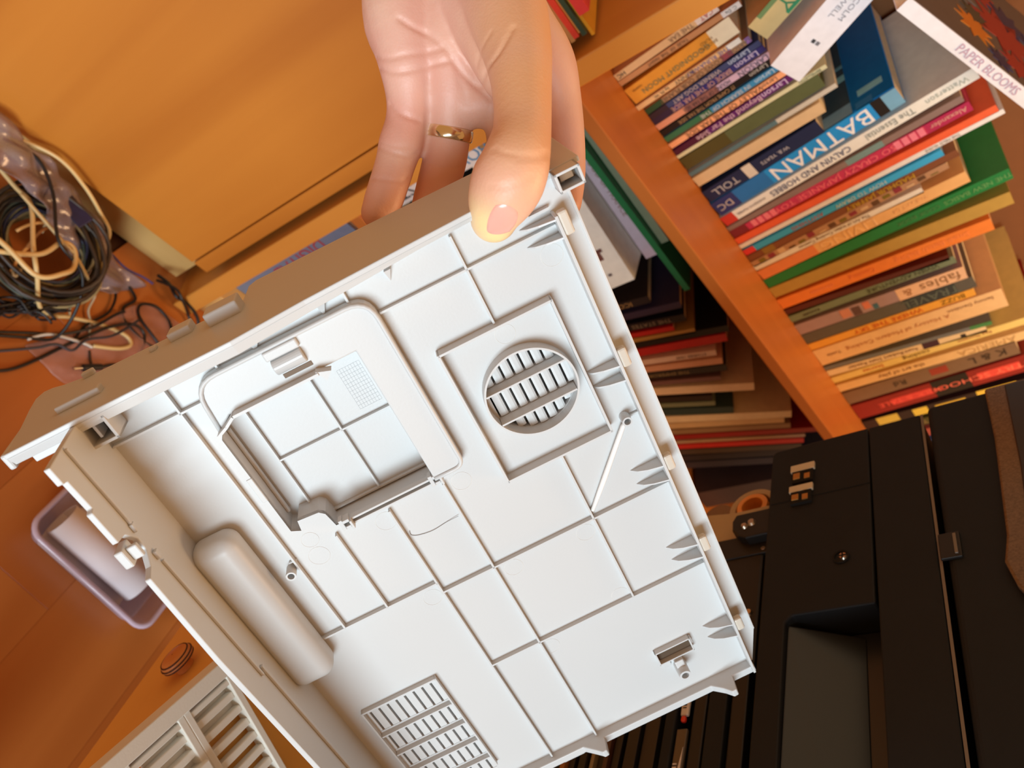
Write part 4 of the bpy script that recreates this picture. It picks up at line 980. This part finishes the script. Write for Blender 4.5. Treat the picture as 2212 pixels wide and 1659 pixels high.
# coil of cable, tilted against the bag
ck = empty('cable_coil', Matrix.Translation((.150, .588, .042)) @ Matrix.Rotation(math.radians(-20), 4, 'Z') @ Matrix.Rotation(math.radians(14), 4, 'X'), 'big coil of olive, brown and black cable lying on the floor at far left', 'cable')
for i in range(30):
    r0 = random.uniform(.040, .066); zoff = random.uniform(-.022, .022); ph = random.uniform(0, 6)
    e1 = random.uniform(.001, .005); cx_, cy_ = random.uniform(-.004, .004), random.uniform(-.004, .004)
    c = random.choice([(110, 96, 60), (130, 114, 76), (90, 76, 46), (58, 46, 36), (28, 24, 22), (28, 24, 22), (62, 72, 62), (150, 132, 92), (40, 44, 66)])
    pts = [(cx_ + (r0 + e1 * math.sin(2 * a * math.pi / 16 + ph)) * math.cos(a * math.pi / 16) * 1.0, cy_ + (r0 * .86 + e1 * math.cos(3 * a * math.pi / 16 + ph)) * math.sin(a * math.pi / 16), zoff + .004 * math.sin(a * math.pi / 8 + ph)) for a in range(32)]
    obj('cable_loop', add_tube(bmesh.new(), pts, random.uniform(.0014, .0024), 7, closed=True), mat('cable_' + hexc(c), c, .45), ck, smooth=True)
for i in range(5):
    a = random.uniform(0, 6); c = [(206, 150, 84), (190, 176, 140), (150, 96, 50)][i % 3]
    pts = [(-.02 + .012 * i * .5 + .006 * math.cos(t + a), -.015 + .034 * math.sin(t * .5 + i), .012 + .004 * math.sin(t)) for t in np.linspace(0, 3.1, 10)]
    obj('inner_loop', add_tube(bmesh.new(), pts, .0018, 7), mat('cable_' + hexc(c), c), ck, smooth=True)
obj('wrap', box(-.034, .004, .034, .052, .0225, .0245), mat('wrap_blue', (26, 28, 66), .5, (60, .3)), ck, bevel=.001)
# dark heap of fine wires beneath the coil
hp = empty('wire_bundle', Matrix.Translation((.165, .525, .006)), 'dark tangle of thin wires below the coil', 'cable')
for i in range(16):
    a0 = random.uniform(-.5, .5)
    pts = [(random.uniform(-.008, .008) + t * .030 * math.cos(a0), random.uniform(-.008, .008) + t * .034 * math.sin(a0 + .6), .004 + random.uniform(0, .02)) for t in np.linspace(-1.3, 1.3, 6)]
    c = random.choice([(26, 22, 22), (34, 30, 34), (60, 60, 66), (24, 20, 20)])
    obj('wire', add_tube(bmesh.new(), catmull(pts, 5), .0013, 6), mat('cable_' + hexc(c), c), hp, smooth=True)
# crumpled clear bags
def bagmat(name, c, a):
    m = mat(name, c, .16, (30, .2), (90, .9), alpha=a, spec=.9); return m
def crumple(name, rowA, rowB, nz, m, label, sag=.0, amp=.006, seed=3):
    rng = random.Random(seed)
    A = catmull(rowA, 5); B = catmull(rowB, 5)
    n_ = min(len(A), len(B)); bm = bmesh.new(); g = []
    ph = [rng.uniform(0, 6) for _ in range(8)]
    for j in range(nz + 1):
        t = j / nz; row = []
        for i in range(n_):
            p = A[i] * (1 - t) + B[i] * t
            q = amp * (math.sin(i * 1.3 + ph[0] + t * 5) * .5 + math.sin(i * .7 - t * 9 + ph[1]) * .5 + rng.uniform(-.45, .45))
            row.append(bm.verts.new((p[0] + q * .3, p[1] - abs(q) * .3, max(.0012, p[2] + q * .7 + sag * math.sin(t * 3.14)))))
        g.append(row)
    for j in range(nz):
        for i in range(n_ - 1): bm.faces.new((g[j][i], g[j][i + 1], g[j + 1][i + 1], g[j + 1][i]))
    o = tag(obj(name, bm, m, smooth=True), label, 'bag')
    sb = o.modifiers.new('s', 'SUBSURF'); sb.levels = 1; sb.render_levels = 1
    so = o.modifiers.new('t', 'SOLIDIFY'); so.thickness = .0004
    return o
crumple('plastic_bag', [(-.06, .652, .100), (.0, .650, .102), (.06, .650, .100), (.105, .648, .090), (.145, .648, .074), (.185, .645, .055), (.225, .648, .022), (.272, .652, .004)],
        [(-.10, .60, .05), (-.02, .60, .085), (.04, .60, .100), (.085, .600, .096), (.120, .600, .084), (.155, .598, .060), (.195, .600, .028), (.236, .610, .006)], 9, bagmat('bag_film', (150, 132, 136), .62), 'crumpled greyish clear plastic bag wedged between coil and cabinet', amp=.010)
crumple('plastic_bag', [(.19, .50, .0015), (.22, .535, .003), (.245, .575, .006), (.27, .62, .004), (.29, .64, .002)], [(.245, .485, .0015), (.275, .515, .002), (.305, .55, .004), (.325, .60, .003), (.345, .635, .002)], 9, bagmat('bag_film2', (206, 160, 150), .28), 'flat clear pinkish plastic bag spread on the floor under black cables', amp=.003, seed=8)

# ================================================================== CLEAR BIN WITH PAPER ROLL
TM = Matrix.Rotation(math.radians(-18), 4, 'Z')
def tl(x, y, z): return TM @ Vector((x, y, z))
m_bin = mat('bin_clear', (206, 190, 206), .18, (20, .05), alpha=.50, spec=.8)
bin_ = empty('storage_box', TM @ Matrix.Translation((.2355, .4375, 0)), 'open clear lavender-tinted plastic box on the floor holding rolled paper', 'box')
def rrect(hx, hy, r, k_=6):
    out = []
    for cx_, cy_, a0 in ((hx - r, hy - r, 0), (-hx + r, hy - r, 90), (-hx + r, -hy + r, 180), (hx - r, -hy + r, 270)):
        for j in range(k_ + 1):
            a = math.radians(a0 + 90 * j / k_); out.append((cx_ + r * math.cos(a), cy_ + r * math.sin(a)))
    return out
def loft(loops):
    bm = bmesh.new(); rs = [[bm.verts.new(v) for v in lp] for lp in loops]
    for A, B in zip(rs, rs[1:]):
        for i in range(len(A)): bm.faces.new((A[i], A[(i + 1) % len(A)], B[(i + 1) % len(B)], B[i]))
    return bm, rs
lo_ = [[(x, y, z) for x, y in rrect(hx, hy, r)] for hx, hy, r, z in ((.070, .044, .012, .0005), (.073, .047, .013, .015), (.0765, .0505, .014, .028), (.0755, .0495, .0135, .0282), (.0720, .0460, .0125, .0155), (.0690, .0430, .011, .0022))]
bm, rs = loft(lo_); bm.faces.new(rs[0]); bm.faces.new(rs[-1])
obj('box_body', bm, m_bin, bin_, smooth=False)
lo_ = [[(x, y, z) for x, y in rrect(hx, hy, r)] for hx, hy, r, z in ((.0760, .0500, .0145, .0262), (.0800, .0540, .0175, .0266), (.0808, .0548, .018, .0296), (.0775, .0515, .0160, .0315), (.0752, .0492, .0145, .0300), (.0760, .0500, .0145, .0262))]
bm, rs = loft(lo_)
obj('box_rim', bm, mat('bin_rim', (214, 196, 216), .2, alpha=.8), bin_, smooth=True)
m_paper = mat('white_paper', (236, 232, 240), .6, (20, .03))
bm = bmesh.new()
prof = []
for i in range(40):
    a = -2.3 + i * .20; r = .0205 - i * .00012; prof.append((r * math.cos(a), r * math.sin(a)))
prof = [(-.030, -.006), (-.022, -.0135)] + prof
A = [bm.verts.new((-.055, p[0], p[1])) for p in prof]; B = [bm.verts.new((.050, p[0] * 1.05, p[1] * 1.05)) for p in prof]
for i in range(len(prof) - 1): bm.faces.new((A[i], A[i + 1], B[i + 1], B[i]))
pr_ = obj('paper_roll', bm, m_paper, smooth=True)
pr_.matrix_world = TM @ Matrix.Translation((.2300, .4170, .0262)) @ Matrix.Rotation(math.radians(2), 4, 'Z')
so = pr_.modifiers.new('t', 'SOLIDIFY'); so.thickness = .0006
tag(pr_, 'loosely rolled white paper tube lying in the clear box', 'paper roll')
o = obj('paper_sheet', add_prism(bmesh.new(), [(-.05, -.03), (.05, -.03), (.05, .03), (-.02, .035)], lambda p: Vector((p[0], p[1], .006 * math.sin(p[0] * 40))), lambda p: Vector((p[0], p[1], .0008 + .006 * math.sin(p[0] * 40)))), m_paper)
o.matrix_world = TM @ Matrix.Translation((.225, .4480, .0135)) @ Matrix.Rotation(math.radians(38), 4, 'X') @ Matrix.Scale(.6, 4, (0, 1, 0))
tag(o, 'white sheet standing beside the paper roll in the clear box', 'paper')
o = obj('notebook', box(-.045, .03, -.003, .003, 0, .045), cmat((40, 56, 44)), bevel=.001)
o.matrix_world = TM @ Matrix.Translation((.222, .4740, .0026))
tag(o, 'dark green edged notebook at the back of the clear box', 'notebook')

# ================================================================== TABLE WITH DRAWER
tb = empty('side_table', TM @ Matrix.Translation((.60, .10, 0)), 'orange wooden side table with a small drawer and round knob, lower left, carrying the printer', 'table')
def tbp(name, x0, x1, y0, y1, z0, z1, m=m_desk, bevel=.0012, par=None):
    p = par or tb
    off = Vector((.60, .10, 0))
    return obj(name, box(x0 - off.x, x1 - off.x, y0 - off.y, y1 - off.y, z0, z1), m, p, None, bevel=bevel)
tbp('table_top', .222, 1.10, .06, .525, .4285, .4445)
dr = tbp('drawer_front', .2215, .2395, .085, .40, .322, .4135)
tbp('drawer_case', .2405, 1.08, .085, .50, .34, .4275, wood('case_wood', (90, 46, 14), (110, 58, 20), 'Y', 14))
for (x, y) in ((.245, .090), (.350, .475), (1.04, .090), (1.04, .475)):
    tbp('leg', x, x + .045, y - .02, y + .022, 0, .428)
kn = bmesh.new()
ks = [(0, .0065), (.006, .0062), (.010, .0088), (.013, .0118), (.016, .0128), (.0168, .0118), (.0176, .0126), (.0184, .0116), (.0192, .0118), (.0225, .0100), (.0245, .006), (.0250, .0004)]
rings = []
for h, r in ks:
    rings.append([kn.verts.new((-h, r * math.cos(a * math.pi / 16), r * math.sin(a * math.pi / 16))) for a in range(32)])
for A, B in zip(rings, rings[1:]):
    for i in range(32): kn.faces.new((A[i], A[(i + 1) % 32], B[(i + 1) % 32], B[i]))
ko = obj('knob', kn, m_knob, dr, Matrix.Translation((.2213 - .60, .2295 - .10, .3690)) @ Matrix.Diagonal((.50, .90, .90, 1)), smooth=True)
for h_k in (.0130, .0172, .0212):
    rk = bmesh.new(); rad_k = {.0130: .0120, .0172: .0123, .0212: .0108}[h_k]
    add_tube(rk, [(-h_k * .5, rad_k * .9 * math.cos(a * math.pi / 20), rad_k * .9 * math.sin(a * math.pi / 20)) for a in range(40)], .0005, 6, closed=True)
    obj('knob_groove', rk, mat('groove_dark', (60, 30, 22), .6), dr, Matrix.Translation((.2213 - .60, .2295 - .10, .3690)), smooth=True)

# ================================================================== SECOND COVER PART LYING ON THE TABLE
ty = empty('printer_tray_cover', TM @ Matrix.Translation((.198, .206, .4452)) @ Matrix.Rotation(math.radians(-106.5), 4, 'Z'), 'beige-grey slatted plastic printer part lying on the table behind the held cover', 'printer part')
# local x runs along the visible left edge towards the viewer, y to the right
def typ(name, x0, x1, y0, y1, z0, z1, m=m_panel2):
    return obj(name, box(x0, x1, y0, y1, z0, z1), m, ty, bevel=.0005)
typ('tray_edge', 0, .16, 0, .0085, 0, .011); typ('tray_edge', 0, .16, .0105, .0135, 0, .009)
for i in range(9):
    typ('tray_bar', .004, .156, .0175 + i * .0085, .0215 + i * .0085, .002, .0075)
for x in (.0, .030, .034, .068, .104, .14):
    typ('tray_crossbar', x, x + .004, .008, .095, .001, .0095)
typ('tray_floor', .032, .060, .014, .052, .0, .0018); typ('tray_floor', .066, .14, .030, .095, .0, .0018); typ('tray_edge', 0, .16, .095, .102, 0, .011)
typ('tray_floor', .0, .03, .014, .03, .0, .0018); typ('tray_block', .036, .050, .034, .050, .0075, .0125)

# ================================================================== PRINTER
pt = empty('printer', TM @ Matrix.Translation((.386, 0, .4447)), 'black office printer at lower right with its side cover removed and inner parts exposed', 'printer')
def pp(name, x0, x1, s0, s1, z0, z1, m=m_black, bevel=.001, par=None, seg=2, **k):
    return obj(name, box(x0 - .386, x1 - .386, s0, s1, z0 - .4447, z1 - .4447), m, par or pt, bevel=bevel, seg=seg, **k)
def pprism(name, pts, x0, x1, m, par=None, **k):
    return obj(name, add_prism(bmesh.new(), pts, lambda p: Vector((x0 - .386, p[0], p[1] - .4447)), lambda p: Vector((x1 - .386, p[0], p[1] - .4447))), m, par or pt, **k)
# upper shell around the ports, recess left open
S0, S1 = .12, .502
pprism('side_shell', [(S0, .664), (S1 - .004, .664), (S1, .668), (S1, .733), (.344, .733), (.344, .6835), (.339, .6800), (.100, .6800), (.100, .7285), (.344, .7335), (S1, .7345), (S1, .7345), (S0, .7345)] if False else
       [(S0, .664), (S1 - .003, .664), (S1, .667), (S1, .7345), (.3445, .7335), (.3445, .6845), (.3400, .6802), (S0 + .02, .6802), (S0 + .02, .7345), (S0, .7345)], .386, .4115, m_black, bevel=.0012)
# notches for the jacks are real sockets set into the face
def socket(sa, sb, za, zb):
    b_ = obj('jack_socket', box(-.0022, .0060, sa, sb, za - .4447, zb - .4447), m_dark, pt)
    obj('jack_rim', box(-.0026, -.0004, sa + .0115, sb + .0012, za - .0012 - .4447, zb + .001 - .4447), m_metal if False else mat('jack_ivory', (214, 206, 184), .4), b_, bevel=.0002)
    obj('jack_contact', box(-.0030, -.0018, sa + .003, sb - .008, za + .001 - .4447, za + .0058 - .4447), mat('jack_brass', (196, 150, 84), .35, metal=.7), b_, bevel=.0002)
    obj('jack_latch', box(-.0029, -.0020, sa + .002, sa + .007, zb - .006 - .4447, zb - .002 - .4447), mat('jack_brass'), b_)
socket(.4595, .4765, .6812, .6962); socket(.4385, .4548, .6808, .6952)
pp('seam', .3856, .3860, .4445, .4450, .666, .734, m_dark, 0)
pp('upper_band', .3855, .4115, S0, S1 - .001, .7352, .7695, m_black, .0010)
pp('body_core', .4120, .80, S0, .500, .660, .7700, m_black, .002)
# recess: hand grip slope
pprism('grip_recess', [(.141, .6805), (.3400, .6805), (.3440, .6845), (.3440, .7335), (.141, .7335)], .4108, .4118, mat('recess_black', (40, 42, 44), .32))
obj('grip_slope', add_prism(bmesh.new(), [(.0010, .6803), (.0246, .6803), (.0246, .7200)], lambda p: Vector((p[0], .141, p[1] - .4447)), lambda p: Vector((p[0] if p[0] > .01 else .004, .341, p[1] - .4447))), mat('recess_black'), pt, bevel=.0012, seg=3)
# screw in its hole
scw = bmesh.new(); add_cyl(scw, (-.0004, .3835, .7145 - .4447), (-1, 0, 0), .0052, .0006, 24, inner=.0040)
so_ = obj('screw_well', scw, m_dark, pt)
scw = bmesh.new(); add_cyl(scw, (.0, .3830, .7160 - .4447), (-1, 0, 0), .0030, .0022, 20, r2=.0022); obj('screw', scw, m_metal, so_)
scw = bmesh.new(); add_box(scw, -.0025, -.0021, .3805, .3855, .7155 - .4447, .7163 - .4447); add_box(scw, -.0025, -.0021, .3826, .3834, .7135 - .4447, .7185 - .4447); obj('screw_slot', scw, m_dark, so_)
# scanner lid, gap, latch
pp('lid', .3835, .80, S0, .505, .7745, .8290, m_black, .004, seg=4)
pp('lid_edge', .3848, .3852, S0, .4995, .7700, .7716, mat('edge_grey', (120, 112, 104), .3), 0)
lt = pp('lid_latch', .3815, .3840, .3640, .3830, .7715, .7830, m_black2, .0006)
pp('latch_bar', .3805, .3818, .3660, .3810, .7795, .7812, mat('edge_grey'), .0002, par=None)
# document feeder on the lid: curved smoky edge
poly = [(.50, .812)] + [(.47 - .02 * i, .8125 - .0012 * i) for i in range(1, 6)] + [(.352, .803), (.335, .8065), (.322, .8125), (.312, .820), (.306, .830), (.303, .842), (.303, .852), (.50, .852)]
pprism('feeder_window', poly, .3780, .3833, mat('smoky_plastic', (112, 88, 66), .22, (700, .25)), bevel=.0016, seg=3)
inner = [(.497, .824), (.42, .8215), (.36, .8170), (.343, .8195), (.330, .826), (.320, .836), (.317, .847), (.317, .850), (.497, .850)]
pprism('feeder_dark', inner, .3765, .3782, mat('feeder_black', (34, 26, 20), .3), bevel=.0008)
pp('feeder_body', .3836, .78, .20, .500, .8295, .855, m_black, .004)
# lower inner mechanics, set back from the shell
pp('rear_frame', .4300, .80, S0, .500, .4480, .6595, m_black2, .001)
pp('base_plate', .3950, .80, S0, .500, .4447, .4475, m_black, .001)
pprism('cream_plate', [(.4740, .560), (.4700, .606), (.4660, .628), (.4660, .6555), (.4330, .6555), (.4400, .612), (.4420, .560)], .4040, .4300, m_cream, bevel=.0006)
bm = bmesh.new(); add_cyl(bm, (.404 - .386, .450, .6045 - .4447), (-1, 0, 0), .0012, .0004, 12)
obj('plate_hole', bm, m_dark, pt)
bm = bmesh.new(); add_cyl(bm, (.4299 - .386, .4840, .6350 - .4447), (-1, 0, 0), .0195, .012, 48, inner=.0145); obj('gear', bm, m_cream, pt, bevel=.0005)
bm = bmesh.new(); add_cyl(bm, (.4299 - .386, .4840, .6350 - .4447), (-1, 0, 0), .0125, .014, 40, inner=.0085); obj('gear', bm, mat('gear_amber', (236, 158, 76), .4), pt, bevel=.0004)
bm = bmesh.new(); add_cyl(bm, (.4299 - .386, .4860, .604 - .4447), (-1, 0, 0), .013, .009, 40); obj('roller', bm, mat('roller_tan', (132, 100, 66), .5), pt, bevel=.0008)
bm = bmesh.new(); add_cyl(bm, (.4299 - .386, .478, .580 - .4447), (-1, 0, 0), .008, .008, 30); obj('roller', bm, mat('roller_brown', (84, 62, 42), .5), pt, bevel=.0006)
bkt = pprism('bracket', [(.4480, .637), (.4480, .6638), (.4240, .6638), (.4235, .646), (.4265, .640), (.4330, .6352), (.4420, .6345)], .3905, .4035, m_black2, bevel=.0015, seg=3)
for (s_, z_, r_) in ((.4365, .6500, .0031), (.4342, .6448, .0026)):
    bm = bmesh.new(); add_cyl(bm, (.3905 - .386, s_, z_ - .4447), (-1, 0, 0), r_, .0018, 20, r2=r_ * .7); obj('bracket_screw', bm, m_metal, bkt)
pp('cover_arm', .3985, .4030, .4140, .4335, .6180, .6600, m_black2, .0008)
pp('motor_housing', .4000, .4295, .3240, .4340, .6180, .6560, m_black2, .002)
pp('motor_plate', .3990, .4295, .3240, .4340, .5600, .6150, m_black, .002)
for (s_, z_, r_) in ((.3640, .6490, .0030), (.4180, .6560, .0022), (.3330, .6520, .0018)):
    bm = bmesh.new(); add_cyl(bm, (.4000 - .386, s_, z_ - .4447), (-1, 0, 0), r_, .0016, 20, r2=r_ * .7); obj('frame_screw', bm, m_metal, pt)
# long slats and wires of the paper path below
cols = [(150, 90, 40), (30, 22, 20), (120, 96, 60), (26, 22, 20), (150, 130, 96), (24, 20, 20), (70, 40, 26), (28, 24, 22), (60, 30, 20), (24, 20, 20), (44, 36, 30)]
zc = .528
for i, c in enumerate(cols):
    wd_ = [.0035, .004, .003, .005, .0025, .007, .003, .005, .003, .008, .010][i]
    pp('guide_rail', .4020 + (i % 3) * .003, .4295, .160, .3180, zc, zc + wd_, mat('rail_' + hexc(c), c, .45), .0003)
    zc += wd_ + .0012
pp('guide_rail', .3960, .4295, .160, .3200, .6030, .6100, m_black, .001)
pp('guide_rail', .3990, .4295, .160, .3225, .6195, .6280, m_black2, .001)
pp('guide_rail', .3970, .4295, .160, .3230, .6300, .6420, m_black, .001)
pp('guide_rail', .3985, .4295, .160, .3230, .6440, .6540, m_black2, .001)
st = pp('label_strip', .3975, .4000, .2912, .3250, .6118, .6172, mat('label_white', (214, 206, 204), .4), .0010)
for i in range(9): pp('barcode_bar', .3972, .3976, .2960 + i * .0018, .2960 + i * .0018 + (.0010 if i % 3 else .0005), .6132, .6156, m_dark, 0)
pp('label_tip', .3968, .3998, .2868, .2908, .6128, .6160, mat('tip_red', (214, 54, 30), .4), .0012, seg=3)
pp('clear_strip', .3975, .4000, .160, .2822, .6112, .6182, mat('clear_label', (86, 76, 66), .15), .0006)
pprism('strip_glint', [(.2700, .6172), (.2450, .6172), (.2450, .6140), (.2600, .6160)], .3970, .3976, mat('label_white'))
for i in range(6): pp('barcode_bar', .3968, .3974, .2480 + i * .0022, .2488 + i * .0022, .6122, .6146, mat('label_white'), 0)
